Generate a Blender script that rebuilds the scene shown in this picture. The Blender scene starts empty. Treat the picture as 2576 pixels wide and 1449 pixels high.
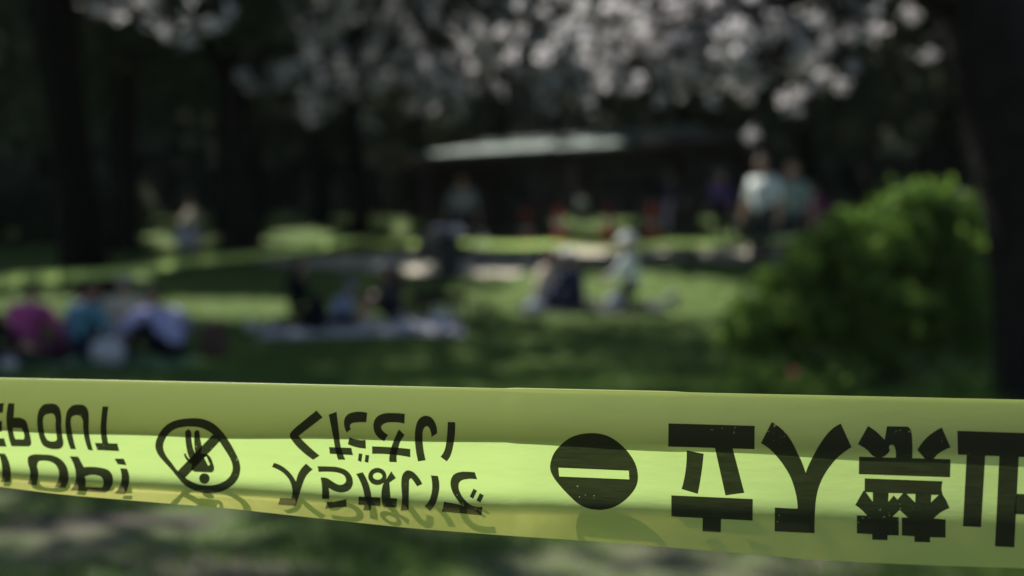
import bpy, bmesh, math
import numpy as np
from mathutils import Vector, Matrix
from mathutils.geometry import tessellate_polygon

R = math.radians
rng = np.random.default_rng(11)
scene = bpy.context.scene
col = scene.collection

# ------------------------------------------------------------------ camera, sky, sun, exposure
F = 3578.0                 # focal length in pixels of a 2576-pixel-wide picture
HC, YH = 1.1, 690.0        # eye height, horizon row
cam = bpy.data.cameras.new("camera")
cam.sensor_width = 36.0; cam.lens = 50.0
cam.shift_y = -0.0134
cam.clip_start = 0.02; cam.clip_end = 3000
cam.dof.use_dof = True; cam.dof.focus_distance = 0.715; cam.dof.aperture_fstop = 5.2
cam.dof.aperture_blades = 0
cam_o = bpy.data.objects.new("camera", cam); col.objects.link(cam_o)
cam_o.location = (0, 0, HC); cam_o.rotation_euler = (R(90), 0, 0)
scene.camera = cam_o

SUN = Vector((-0.32, 0.57, 0.757)).normalized()
SL = np.array(SUN)
world = bpy.data.worlds.new("World"); scene.world = world; world.use_nodes = True
wn = world.node_tree.nodes; wn.clear()
wo = wn.new('ShaderNodeOutputWorld'); wb = wn.new('ShaderNodeBackground'); ws = wn.new('ShaderNodeTexSky')
ws.sky_type = 'NISHITA'; ws.sun_disc = False
ws.sun_elevation = math.asin(SUN.z); ws.sun_rotation = math.atan2(SUN.x, SUN.y)
wb.inputs[1].default_value = 0.08
world.node_tree.links.new(ws.outputs[0], wb.inputs[0]); world.node_tree.links.new(wb.outputs[0], wo.inputs[0])
sl = bpy.data.lights.new("sun", 'SUN'); sl.energy = 5.0; sl.angle = R(0.53); sl.color = (1.0, 0.97, 0.90)
so = bpy.data.objects.new("sun", sl); col.objects.link(so)
so.rotation_euler = SUN.to_track_quat('Z', 'Y').to_euler(); so.location = (-20, 20, 40)

scene.view_settings.view_transform = 'Standard'; scene.view_settings.look = 'None'
scene.view_settings.exposure = 0.75; scene.view_settings.gamma = 1.0
scene.view_settings.use_curve_mapping = False
scene.render.engine = 'CYCLES'
cy_ = scene.cycles
cy_.use_denoising = True
cy_.max_bounces = 10; cy_.diffuse_bounces = 4; cy_.transmission_bounces = 8; cy_.transparent_max_bounces = 16
cy_.sample_clamp_indirect = 6.0

# ------------------------------------------------------------------ materials
def new_mat(name):
    m = bpy.data.materials.new(name); m.use_nodes = True
    nt = m.node_tree; nt.nodes.clear()
    out = nt.nodes.new('ShaderNodeOutputMaterial')
    return m, nt, out

def mat_plain(name, c, rough=0.7, var=0.12, scale=14.0, spec=0.3, metal=0.0, bump=0.0, lo=None):
    m, nt, out = new_mat(name)
    b = nt.nodes.new('ShaderNodeBsdfPrincipled')
    tc = nt.nodes.new('ShaderNodeTexCoord')
    n = nt.nodes.new('ShaderNodeTexNoise'); n.inputs['Scale'].default_value = scale; n.inputs['Detail'].default_value = 4
    r = nt.nodes.new('ShaderNodeValToRGB')
    c0 = lo if lo else tuple(x * (1 - var) for x in c); c1 = tuple(min(1, x * (1 + var)) for x in c)
    r.color_ramp.elements[0].position = .3; r.color_ramp.elements[1].position = .7
    r.color_ramp.elements[0].color = (*c0, 1); r.color_ramp.elements[1].color = (*c1, 1)
    nt.links.new(tc.outputs['Object'], n.inputs['Vector']); nt.links.new(n.outputs['Fac'], r.inputs[0])
    nt.links.new(r.outputs[0], b.inputs['Base Color'])
    b.inputs['Roughness'].default_value = rough; b.inputs['Metallic'].default_value = metal
    b.inputs['Specular IOR Level'].default_value = spec
    if bump:
        bp = nt.nodes.new('ShaderNodeBump'); bp.inputs['Strength'].default_value = bump; bp.inputs['Distance'].default_value = 0.02
        nt.links.new(n.outputs['Fac'], bp.inputs['Height']); nt.links.new(bp.outputs[0], b.inputs['Normal'])
    nt.links.new(b.outputs[0], out.inputs[0])
    return m

def mat_leaf(name, c0, c1, trans=0.35, gloss=0.04):
    m, nt, out = new_mat(name)
    g = nt.nodes.new('ShaderNodeNewGeometry')
    r = nt.nodes.new('ShaderNodeValToRGB')
    r.color_ramp.elements[0].color = (*c0, 1); r.color_ramp.elements[1].color = (*c1, 1)
    nt.links.new(g.outputs['Random Per Island'], r.inputs[0])
    d = nt.nodes.new('ShaderNodeBsdfDiffuse'); t = nt.nodes.new('ShaderNodeBsdfTranslucent')
    gl = nt.nodes.new('ShaderNodeBsdfGlossy'); gl.inputs['Roughness'].default_value = .35
    mx = nt.nodes.new('ShaderNodeMixShader'); mx.inputs[0].default_value = trans
    m2 = nt.nodes.new('ShaderNodeMixShader'); m2.inputs[0].default_value = gloss
    nt.links.new(r.outputs[0], d.inputs[0]); nt.links.new(r.outputs[0], t.inputs[0])
    nt.links.new(d.outputs[0], mx.inputs[1]); nt.links.new(t.outputs[0], mx.inputs[2])
    nt.links.new(mx.outputs[0], m2.inputs[1]); nt.links.new(gl.outputs[0], m2.inputs[2])
    nt.links.new(m2.outputs[0], out.inputs[0])
    return m

def mat_film(name, transp=0.22, tcol=(0.66, 0.92, 0.29), dcol=(0.84, 0.80, 0.19)):
    """thin yellow polythene: part diffuse, part light scattered through, part straight through, a plastic sheen"""
    m, nt, out = new_mat(name)
    tc = nt.nodes.new('ShaderNodeTexCoord')
    mp = nt.nodes.new('ShaderNodeMapping'); mp.inputs['Scale'].default_value = (14, 14, 420)
    n = nt.nodes.new('ShaderNodeTexNoise'); n.inputs['Scale'].default_value = 1.0; n.inputs['Detail'].default_value = 3
    nt.links.new(tc.outputs['Object'], mp.inputs[0]); nt.links.new(mp.outputs[0], n.inputs['Vector'])
    r = nt.nodes.new('ShaderNodeValToRGB')
    r.color_ramp.elements[0].color = (*[x * .93 for x in tcol], 1); r.color_ramp.elements[1].color = (*tcol, 1)
    nt.links.new(n.outputs['Fac'], r.inputs[0])
    d = nt.nodes.new('ShaderNodeBsdfDiffuse'); d.inputs[0].default_value = (*dcol, 1)
    t = nt.nodes.new('ShaderNodeBsdfTranslucent'); nt.links.new(r.outputs[0], t.inputs[0])
    tr = nt.nodes.new('ShaderNodeBsdfTransparent'); tr.inputs[0].default_value = (.98, .92, .34, 1)
    gl = nt.nodes.new('ShaderNodeBsdfGlossy'); gl.inputs['Roughness'].default_value = .42
    a = nt.nodes.new('ShaderNodeMixShader'); a.inputs[0].default_value = .66
    b = nt.nodes.new('ShaderNodeMixShader'); b.inputs[0].default_value = transp
    c = nt.nodes.new('ShaderNodeMixShader')
    L = nt.links.new
    m3 = nt.nodes.new('ShaderNodeMapping'); m3.inputs['Scale'].default_value = (60, 60, 190); L(tc.outputs['Object'], m3.inputs[0])
    n3 = nt.nodes.new('ShaderNodeTexNoise'); n3.inputs['Scale'].default_value = 1.0; n3.inputs['Detail'].default_value = 6; L(m3.outputs[0], n3.inputs['Vector'])
    bp = nt.nodes.new('ShaderNodeBump'); bp.inputs['Strength'].default_value = .25; bp.inputs['Distance'].default_value = .0012
    L(n3.outputs['Fac'], bp.inputs['Height'])
    for q in (d, t, gl): L(bp.outputs[0], q.inputs['Normal'])
    L(d.outputs[0], a.inputs[1]); L(t.outputs[0], a.inputs[2])
    L(a.outputs[0], b.inputs[1]); L(tr.outputs[0], b.inputs[2])
    c.inputs[0].default_value = .065; L(b.outputs[0], c.inputs[1]); L(gl.outputs[0], c.inputs[2])
    L(c.outputs[0], out.inputs[0])
    return m

def mat_ink():
    m, nt, out = new_mat("black_ink")
    tc = nt.nodes.new('ShaderNodeTexCoord')
    mp = nt.nodes.new('ShaderNodeMapping'); mp.inputs['Scale'].default_value = (90, 90, 900)
    n = nt.nodes.new('ShaderNodeTexNoise'); n.inputs['Scale'].default_value = 1.0; n.inputs['Detail'].default_value = 5
    nt.links.new(tc.outputs['Object'], mp.inputs[0]); nt.links.new(mp.outputs[0], n.inputs['Vector'])
    mr = nt.nodes.new('ShaderNodeMapRange'); mr.inputs[1].default_value = .3; mr.inputs[2].default_value = .75
    mr.inputs[3].default_value = .045; mr.inputs[4].default_value = .085
    nt.links.new(n.outputs['Fac'], mr.inputs[0])
    d = nt.nodes.new('ShaderNodeBsdfPrincipled'); d.inputs['Base Color'].default_value = (.021, .019, .010, 1)
    d.inputs['Roughness'].default_value = .5; d.inputs['Specular IOR Level'].default_value = .12
    tr = nt.nodes.new('ShaderNodeBsdfTransparent'); tr.inputs[0].default_value = (.8, .78, .8, 1)
    n2 = nt.nodes.new('ShaderNodeTexNoise'); n2.inputs['Scale'].default_value = 620; n2.inputs['Detail'].default_value = 1
    n4 = nt.nodes.new('ShaderNodeTexNoise'); n4.inputs['Scale'].default_value = 26; n4.inputs['Detail'].default_value = 2
    for q in (n2, n4): nt.links.new(tc.outputs['Object'], q.inputs['Vector'])
    ad = nt.nodes.new('ShaderNodeMath'); ad.operation = 'ADD'; nt.links.new(n2.outputs['Fac'], ad.inputs[0]); nt.links.new(n4.outputs['Fac'], ad.inputs[1])
    m4 = nt.nodes.new('ShaderNodeMapRange'); m4.inputs[1].default_value = 1.33; m4.inputs[2].default_value = 1.37; m4.inputs[3].default_value = 0; m4.inputs[4].default_value = .7
    nt.links.new(ad.outputs[0], m4.inputs[0])
    mxx = nt.nodes.new('ShaderNodeMath'); mxx.operation = 'MAXIMUM'; nt.links.new(mr.outputs[0], mxx.inputs[0]); nt.links.new(m4.outputs[0], mxx.inputs[1])
    mx = nt.nodes.new('ShaderNodeMixShader')
    nt.links.new(mxx.outputs[0], mx.inputs[0]); nt.links.new(d.outputs[0], mx.inputs[1]); nt.links.new(tr.outputs[0], mx.inputs[2])
    nt.links.new(mx.outputs[0], out.inputs[0])
    return m

def mat_ground():
    m, nt, out = new_mat("lawn_ground")
    L = nt.links.new
    tc = nt.nodes.new('ShaderNodeTexCoord')
    n1 = nt.nodes.new('ShaderNodeTexNoise'); n1.inputs['Scale'].default_value = 1.3; n1.inputs['Detail'].default_value = 6
    n2 = nt.nodes.new('ShaderNodeTexNoise'); n2.inputs['Scale'].default_value = 22; n2.inputs['Detail'].default_value = 5
    L(tc.outputs['Object'], n1.inputs['Vector']); L(tc.outputs['Object'], n2.inputs['Vector'])
    g = nt.nodes.new('ShaderNodeValToRGB')
    g.color_ramp.elements[0].color = (.060, .105, .022, 1); g.color_ramp.elements[1].color = (.115, .165, .045, 1)
    g.color_ramp.elements[0].position = .3; g.color_ramp.elements[1].position = .7
    L(n2.outputs['Fac'], g.inputs[0])
    s = nt.nodes.new('ShaderNodeValToRGB')
    s.color_ramp.elements[0].color = (.075, .067, .048, 1); s.color_ramp.elements[1].color = (.125, .112, .082, 1)
    L(n2.outputs['Fac'], s.inputs[0])
    # worn soil nearer the tape (object y < 9 m), by patches
    sx = nt.nodes.new('ShaderNodeSeparateXYZ'); L(tc.outputs['Object'], sx.inputs[0])
    mr = nt.nodes.new('ShaderNodeMapRange'); mr.inputs[1].default_value = 6.0; mr.inputs[2].default_value = 11.0
    mr.inputs[3].default_value = .53; mr.inputs[4].default_value = .22
    L(sx.outputs[1], mr.inputs[0])
    sb = nt.nodes.new('ShaderNodeMath'); sb.operation = 'SUBTRACT'; L(mr.outputs[0], sb.inputs[0]); L(n1.outputs['Fac'], sb.inputs[1])
    ml = nt.nodes.new('ShaderNodeMath'); ml.operation = 'MULTIPLY_ADD'; ml.inputs[1].default_value = 5.0; ml.inputs[2].default_value = .5; ml.use_clamp = True
    L(sb.outputs[0], ml.inputs[0])
    mx = nt.nodes.new('ShaderNodeMix'); mx.data_type = 'RGBA'
    L(ml.outputs[0], mx.inputs[0]); L(g.outputs[0], mx.inputs[6]); L(s.outputs[0], mx.inputs[7])
    b = nt.nodes.new('ShaderNodeBsdfPrincipled'); b.inputs['Roughness'].default_value = .95; b.inputs['Specular IOR Level'].default_value = .1
    bp = nt.nodes.new('ShaderNodeBump'); bp.inputs['Strength'].default_value = .6; bp.inputs['Distance'].default_value = .03
    L(n2.outputs['Fac'], bp.inputs['Height']); L(bp.outputs[0], b.inputs['Normal'])
    L(mx.outputs[2], b.inputs['Base Color']); L(b.outputs[0], out.inputs[0])
    return m

M = {}
M['ground'] = mat_ground()
M['path'] = mat_plain('sandy_path', (.50, .45, .36), .95, .18, 3.0, .1, bump=.3)
M['grass'] = mat_leaf('grass_blades', (.055, .12, .02), (.15, .23, .055), .35, .02)
M['petal_fallen'] = mat_leaf('fallen_petals', (.55, .42, .42), (.75, .66, .64), .3, 0)
M['bark_dark'] = mat_plain('dark_bark', (.017, .014, .012), .95, .4, 9, .1, bump=.8)
M['bark_cherry'] = mat_plain('cherry_bark', (.013, .011, .010), .9, .45, 7, .15, bump=.8)
M['evergreen'] = mat_leaf('evergreen_leaves', (.075, .088, .058), (.12, .135, .09), .5, .01)
M['evergreen2'] = mat_leaf('grey_green_leaves', (.070, .080, .058), (.12, .13, .09), .5, .01)
M['freshleaf'] = mat_leaf('fresh_leaves', (.06, .10, .02), (.13, .17, .04), .45, .02)
M['blossom'] = mat_leaf('cherry_petals', (.68, .64, .66), (.89, .86, .87), .68, 0)
M['bushleaf'] = mat_leaf('bush_leaves', (.035, .085, .018), (.20, .33, .06), .45, .012)
M['pinkpetal'] = mat_leaf('pink_petals', (.55, .09, .16), (.7, .16, .22), .3, 0)
M['roof'] = mat_plain('pale_green_roof_paint', (.17, .21, .18), .6, .25, 3, .25)
M['rust'] = mat_plain('red_brown_fascia', (.19, .075, .055), .7, .2, 5, .2)
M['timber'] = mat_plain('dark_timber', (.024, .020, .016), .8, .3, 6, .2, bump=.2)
M['metal_dark'] = mat_plain('dark_railing', (.03, .03, .028), .5, .2, 9, .4)
M['film'] = mat_film('yellow_tape_film')
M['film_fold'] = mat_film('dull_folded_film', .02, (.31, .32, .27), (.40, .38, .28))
M['ink'] = mat_ink()
M['skin'] = mat_plain('skin', (.50, .31, .22), .55, .06, 20, .3)
M['lips'] = mat_plain('lips', (.38, .13, .11), .5, .05, 20, .3)
M['eye'] = mat_plain('eye', (.02, .015, .012), .3, .05, 20, .5)
M['hair'] = mat_plain('black_hair', (.010, .008, .007), .55, .3, 30, .3)
M['hair_brown'] = mat_plain('brown_hair', (.045, .018, .012), .55, .3, 30, .3)
M['shoe'] = mat_plain('pale_shoe', (.55, .55, .55), .6, .1, 20, .3)
M['shoe_dark'] = mat_plain('dark_shoe', (.02, .02, .02), .6, .1, 20, .3)
def cloth(name, c): M[name] = mat_plain(name + '_cloth', c, .9, .12, 9, .1)
for k, c in dict(magenta=(.42, .08, .25), teal=(.11, .27, .35), lavender=(.42, .41, .68), navy=(.03, .033, .075),
                 black=(.012, .012, .015), charcoal=(.04, .04, .045), cream=(.60, .55, .44), white=(.76, .80, .77),
                 paleblue=(.30, .36, .58), sage=(.64, .74, .66), grey=(.30, .30, .31), beige=(.50, .42, .33),
                 purple=(.11, .08, .22), palelav=(.58, .56, .68), brown=(.09, .06, .05), plum=(.14, .03, .08), darksage=(.24, .30, .25),
                 mat_green=(.07, .17, .13), sheet_lav=(.68, .65, .73), denim=(.10, .13, .24), stone=(.42, .42, .40)).items():
    cloth(k, c)
M['cone'] = mat_plain('red_cone_plastic', (.75, .06, .025), .5, .1, 9, .4)
M['bag_white'] = mat_plain('white_bag_plastic', (.52, .51, .56), .5, .1, 12, .3)
M['rubber'] = mat_plain('black_rubber', (.015, .015, .015), .8, .1, 20, .2)
M['hood'] = mat_plain('grey_hood_cloth', (.36, .35, .42), .85, .1, 9, .15)

# ------------------------------------------------------------------ mesh helpers
class MB:
    def __init__(s): s.v = []; s.f = []; s.m = []
    def add(s, vs, fs, mi=0):
        o = len(s.v); s.v += [tuple(map(float, v)) for v in vs]
        for f in fs: s.f.append(tuple(i + o for i in f)); s.m.append(mi)
    def box(s, c, d, mi=0, rz=0, taper=1.0):
        c = np.array(c, float); hx, hy, hz = [q / 2 for q in d]
        cs, sn = math.cos(rz), math.sin(rz); vs = []
        for z, k in ((-hz, 1), (hz, taper)):
            for x, y in ((-hx, -hy), (hx, -hy), (hx, hy), (-hx, hy)):
                x2, y2 = x * k, y * k
                vs.append((c[0] + x2 * cs - y2 * sn, c[1] + x2 * sn + y2 * cs, c[2] + z))
        s.add(vs, [(3, 2, 1, 0), (4, 5, 6, 7), (0, 1, 5, 4), (1, 2, 6, 5), (2, 3, 7, 6), (3, 0, 4, 7)], mi)
    def tube(s, pts, rad, n=8, mi=0, cap=True):
        pts = [np.array(p, float) for p in pts]
        if np.isscalar(rad): rad = [rad] * len(pts)
        o = []; ref = None
        for i, p in enumerate(pts):
            t = pts[min(i + 1, len(pts) - 1)] - pts[max(i - 1, 0)]
            t = t / (np.linalg.norm(t) + 1e-9)
            if ref is None: ref = np.array([1., 0, 0]) if abs(t[0]) < .8 else np.array([0, 1., 0])
            a = ref - t * ref.dot(t); a /= np.linalg.norm(a) + 1e-9; ref = a; b = np.cross(t, a)
            for k in range(n):
                w = 2 * math.pi * k / n
                o.append(p + rad[i] * (math.cos(w) * a + math.sin(w) * b))
        fs = []
        for i in range(len(pts) - 1):
            for k in range(n):
                fs.append((i * n + k, i * n + (k + 1) % n, (i + 1) * n + (k + 1) % n, (i + 1) * n + k))
        if cap:
            fs.append(tuple(reversed(range(n)))); fs.append(tuple(range((len(pts) - 1) * n, len(pts) * n)))
        s.add(o, fs, mi)
    def ball(s, c, r, nu=14, nv=9, mi=0, rot=None, shape=None, v0=0.0, v1=1.0):
        c = np.array(c, float); r = np.array(r, float) * np.ones(3); vs = []
        for j in range(nv + 1):
            ph = math.pi * (v0 + (v1 - v0) * j / nv)
            for k in range(nu):
                th = 2 * math.pi * k / nu
                p = np.array([math.sin(ph) * math.cos(th), math.sin(ph) * math.sin(th), math.cos(ph)])
                if shape: p = shape(p)
                p = p * r
                if rot is not None: p = rot @ p
                vs.append(c + p)
        fs = [(j * nu + k, (j + 1) * nu + k, (j + 1) * nu + (k + 1) % nu, j * nu + (k + 1) % nu) for j in range(nv) for k in range(nu)]
        s.add(vs, fs, mi)
    def lathe(s, c, prof, n=20, mi=0):
        vs = []; c = np.array(c, float)
        for r_, z in prof:
            for k in range(n):
                w = 2 * math.pi * k / n; vs.append(c + np.array([r_ * math.cos(w), r_ * math.sin(w), z]))
        fs = [(j * n + k, j * n + (k + 1) % n, (j + 1) * n + (k + 1) % n, (j + 1) * n + k) for j in range(len(prof) - 1) for k in range(n)]
        fs.append(tuple(range((len(prof) - 1) * n, len(prof) * n))); fs.append(tuple(reversed(range(n))))
        s.add(vs, fs, mi)
    def build(s, name, mats, parent=None, smooth=True):
        if not isinstance(mats, (list, tuple)): mats = [mats]
        me = bpy.data.meshes.new(name); me.from_pydata(s.v, [], s.f)
        for m in mats: me.materials.append(m)
        me.polygons.foreach_set('material_index', s.m)
        if smooth: me.polygons.foreach_set('use_smooth', [True] * len(s.f))
        me.update()
        return link(name, me, parent)

def link(name, me, parent=None):
    o = bpy.data.objects.new(name, me); col.objects.link(o)
    if parent is not None: o.parent = parent
    return o

def quads(name, V, mat, parent=None, k=4, smooth=False):
    """V: (N,k,3) -> one mesh of N separate k-gons"""
    N = len(V); me = bpy.data.meshes.new(name)
    me.vertices.add(N * k); me.vertices.foreach_set('co', np.ascontiguousarray(V, dtype=np.float32).ravel())
    me.loops.add(N * k); me.loops.foreach_set('vertex_index', np.arange(N * k, dtype=np.int32))
    me.polygons.add(N); me.polygons.foreach_set('loop_start', np.arange(0, N * k, k, dtype=np.int32))
    me.materials.append(mat); me.update(calc_edges=True); me.validate()
    return link(name, me, parent)

def thing(name, label, cat, loc=(0, 0, 0), rz=0.0, group=None):
    o = bpy.data.objects.new(name, None); col.objects.link(o)
    o.empty_display_size = .1
    o.location = loc; o.rotation_euler = (0, 0, rz)
    return tag(o, label, cat, group)
def tag(o, label, cat, group=None):
    o['label'] = label; o['category'] = cat
    if group: o['group'] = group
    return o
def setting(o, kind='structure', label=None):
    o['kind'] = kind
    if label: o['label'] = label
    return o

# ------------------------------------------------------------------ terrain
_D = [-80, 12.5, 15, 17, 20, 22.4, 26, 30, 34, 45, 60, 90, 160, 1500]
_Z = [0, 0, .02, .08, .35, .55, .95, 1.4, 1.75, 2.6, 3.5, 4.6, 6.0, 9.0]
def sstep(a, b, x):
    t = np.clip((x - a) / (b - a), 0, 1); return t * t * (3 - 2 * t)
def gz(x, y):
    x = np.asarray(x, float); y = np.asarray(y, float)
    d = .35
    z = sum(np.interp(y + k * d, _D, _Z) for k in (-2, -1, 0, 1, 2)) / 5
    z = z + .6 * sstep(2.3, 3.7, x) * (1 - .6 * sstep(6.5, 12, x)) * np.exp(-((y - 20.9) / 3.0) ** 2)
    z = z + .025 * np.sin(x * 1.3 + y * .7) * np.sin(y * .9 - x * .4) * sstep(3, 8, y)
    return z
def G(x, y, dz=0.0): return (x, y, float(gz(x, y)) + dz)
def at(cx, cy, d): return np.array([(cx - 1288) / F * d, d, HC + (YH - cy) / F * d])
def wx(cx, d): return (cx - 1288) / F * d
def to_px(p):
    p = np.asarray(p, float)
    yy = np.maximum(p[..., 1], .05)
    return 1288 + F * p[..., 0] / yy, YH - F * (p[..., 2] - HC) / yy

# gaps in the leaf cover: places (in ground metres) the sun reaches, from where the photo shows sunlit ground
_LIT = [(1530, 750, 345, 62), (1790, 735, 85, 50), (560, 772, 200, 32), (150, 775, 260, 28), (1170, 760, 60, 50),
        (1470, 635, 75, 20), (1262, 692, 75, 15), (1055, 682, 34, 18), (1670, 640, 17, 10), (1775, 640, 17, 10),
        (1885, 628, 34, 24), (1820, 592, 45, 12), (2090, 585, 32, 11), (760, 597, 105, 22), (450, 602, 85, 22),
        (1490, 562, 100, 28), (1010, 582, 24, 20), (1790, 545, 24, 15), (345, 690, 40, 14)]
def on_lit(x, y):
    cx, cy = to_px(np.stack([x, y, gz(x, y)], -1))
    ok = np.zeros(np.shape(x), bool)
    nz = 1.15 + .28 * np.sin(x * 2.9 + np.sin(y * 2.1)) + .22 * np.sin(y * 1.7 + x * .8) + rng.uniform(-.35, .35, np.shape(x))
    for a, b, rx, ry in _LIT: ok |= ((cx - a) / rx) ** 2 + ((cy - b) / ry) ** 2 < nz
    for a, b, rx, ry, p in ((1480, 818, 420, 40, .4), (1000, 862, 400, 24, .25), (480, 930, 440, 28, .35), (1850, 800, 130, 60, .4)): ok |= (((cx - a) / rx) ** 2 + ((cy - b) / ry) ** 2 < .75 * nz) & (rng.random(np.shape(x)) < p)
    ok &= np.asarray(y) > 8
    return ok | ((np.asarray(y) < 9.0) & (np.asarray(y) > 3) & (rng.random(np.shape(x)) < .38))
_SPOT = [(at(2315, 462, 14.6), 1.15, 1.0), (at(1912, 480, 20.7), .62, 1.0), (at(1105, 815, 19.7), .2, .9), (at(980, 800, 19.7), .22, .9), (np.array([0, .74, .98]), .75, 1.0), (at(1600, 130, 11.2), 1.45, .97),
         (at(1950, 100, 11.3), 1.45, .97), (at(2260, 120, 12.2), .6, .95), (at(1170, 370, 30.3), .9, .97), (at(1300, 355, 30.5), .8, .97), (at(1450, 350, 30.5), .9, .93), (at(330, 40, 13), .8, .8), (at(900, 150, 18), 1.8, .7), (at(1408, 585, 36.5), .5, .9), (at(1532, 572, 38.6), .5, .9), (at(1640, 572, 38.2), .5, .9), (at(1280, 100, 18.5), 1.8, .7), (at(1570, 640, 22.4), .35, .8),
         (at(420, 790, 16.8), .5, .8), (at(60, 770, 16.6), .45, .7), (at(190, 780, 16.8), .35, .6), (at(740, 700, 20), .25, .7), (at(200, 690, 14.5), .8, .7)]
def sun_gap(P):
    """True where a leaf would stand in the light that reaches one of the sunlit places"""
    P = np.asarray(P)
    z = gz(P[:, 0], P[:, 1])
    Q = P.copy()
    for _ in range(4):
        t = (P[:, 2] - gz(Q[:, 0], Q[:, 1])) / SL[2]
        Q = P - t[:, None] * SL
    bad = on_lit(Q[:, 0], Q[:, 1])
    for c, r, pr in _SPOT:
        w = P - c; t = w @ SL
        d = np.linalg.norm(w - t[:, None] * SL, axis=1)
        bad |= (t > r * .9) & (d < r) & (rng.random(len(P)) < pr)
    return bad

def sky_hole(P):
    # two thin places in the wood's upper crowns where the sky shows
    a, b = P[:, 0] / P[:, 1], (P[:, 2] - HC) / P[:, 1]; far = P[:, 1] > 26
    h = ((a + .146) / .011) ** 2 + ((b - .174) / .009) ** 2 < 1
    h |= ((a + .338) / .013) ** 2 + ((b - .170) / .014) ** 2 < 1
    return h & far & (rng.random(len(P)) < .5)

xs = np.unique(np.concatenate([np.linspace(-600, -40, 15), np.linspace(-40, -14, 16), np.linspace(-14, 14, 90), np.linspace(14, 40, 16), np.linspace(40, 600, 15)]))
ys = np.unique(np.concatenate([np.linspace(-80, 0, 10), np.linspace(0, 48, 120), np.linspace(48, 120, 24), np.linspace(120, 1500, 15)]))
XX, YY = np.meshgrid(xs, ys); ZZ = gz(XX, YY)
mb = MB(); mb.v = list(map(tuple, np.stack([XX, YY, ZZ], -1).reshape(-1, 3))); nx = len(xs)
mb.f = [(j * nx + i, j * nx + i + 1, (j + 1) * nx + i + 1, (j + 1) * nx + i) for j in range(len(ys) - 1) for i in range(nx - 1)]
mb.m = [0] * len(mb.f)
setting(mb.build('ground', M['ground']))

# sandy path crossing behind the lawn
px_ = np.array([-7.0, -6.4, -5.6, -3, -1.5, 0, .6, 1.2, 4, 8, 14, 40.]); pf = np.array([30.6, 30, 29.4, 27.9, 27, 26.8, 28.6, 29.4, 29.6, 29.6, 30, 34.]); pb = pf + np.array([.1, .9, 1.5, 2.8, 6, 7.5, 6.5, 6, 6, 5, 4, 4])
mb = MB(); X = np.linspace(-7, 40, 141); nn = 12
for x in X:
    a, b = np.interp(x, px_, pf), np.interp(x, px_, pb)
    a += .12 * math.sin(x * 2.1); b += .15 * math.sin(x * 1.7)
    for k in range(nn): y = a + (b - a) * k / (nn - 1); mb.v.append((x, y, float(gz(x, y)) + .02))
for i in range(len(X) - 1):
    for k in range(nn - 1): mb.f.append((i * nn + k, (i + 1) * nn + k, (i + 1) * nn + k + 1, i * nn + k + 1)); mb.m.append(0)
setting(mb.build('path', M['path']))
def on_path(x, y): return (x > -7) & (y > np.interp(x, px_, pf) - .1) & (y < np.interp(x, px_, pb) + .1)

# grass blades (uncountable)
def blades(n, y0, y1, h, w):
    u = rng.random(n); y = (y0 ** -1 + (y1 ** -1 - y0 ** -1) * u) ** -1
    x = (rng.random(n) - .5) * y * 1.15
    pn = np.sin(x * 2.3 + 1.1 * np.sin(y * 1.7)) * np.sin(y * 2.0 + 1.3 * np.sin(x * 1.4)) + rng.normal(0, .35, n)
    keep = ~on_path(x, y) & ((y > 10) | (pn > .15))
    x, y = x[keep], y[keep]; n = len(x); z = gz(x, y)
    a = rng.random(n) * 2 * np.pi; hh = h * (.5 + rng.random(n)); ww = w * (.6 + .8 * rng.random(n))
    B = np.stack([x, y, z], -1); dx = np.stack([np.cos(a), np.sin(a), 0 * a], -1)
    lean = np.stack([rng.normal(0, .5, n), rng.normal(0, .5, n), np.ones(n)], -1) * hh[:, None]
    return np.stack([B - dx * ww[:, None], B + dx * ww[:, None], B + lean], 1)
V = np.concatenate([blades(155000, 3.2, 13, .055, .004), blades(85000, 11, 26, .06, .008)])
setting(quads('lawn_grass', V, M['grass'], k=3), 'stuff', 'short green grass blades covering the lawn')
n = 2600; y = 3.4 + 9 * rng.random(n) ** 1.5; x = (rng.random(n) - .5) * y * .8; z = gz(x, y) + .03
P = np.stack([x, y, z], -1); a = rng.normal(size=(n, 3)) * [1, 1, .25]; b = rng.normal(size=(n, 3)) * [1, 1, .25]
a /= np.linalg.norm(a, axis=1)[:, None]; b /= np.linalg.norm(b, axis=1)[:, None]
setting(quads('fallen_petals', np.stack([P - .008 * a, P - .007 * b, P + .008 * a, P + .007 * b], 1), M['petal_fallen']), 'stuff', 'pale petals fallen on the worn grass')

# ------------------------------------------------------------------ trees
import zlib
def reseed(label):
    global rng
    rng = np.random.default_rng(zlib.crc32(label.encode()))
def leaf_quads(P, size, up=0.0):
    n = len(P); a = rng.normal(size=(n, 3)); a[:, 2] -= up; a /= np.linalg.norm(a, axis=1)[:, None]
    b = np.cross(a, rng.normal(size=(n, 3))); b /= np.linalg.norm(b, axis=1)[:, None] + 1e-9
    nn = np.cross(a, b); s = (size * (.6 + .8 * rng.random(n)))[:, None]
    return np.stack([P - a * s * .5, P + b * s * .28 + nn * s * .06, P + a * s * .5, P - b * s * .28 + nn * s * .06], 1)

def clumps(c, r, k, n, spread, flat=1.0):
    """n leaf positions gathered in k clumps through an ellipsoid"""
    u = rng.normal(size=(k, 3)); u /= np.linalg.norm(u, axis=1)[:, None]
    cc = np.array(c) + u * (rng.random(k) ** .4)[:, None] * np.array(r)
    i = rng.integers(0, k, n)
    return cc, cc[i] + rng.normal(size=(n, 3)) * np.array([spread, spread, spread * flat])

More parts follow.
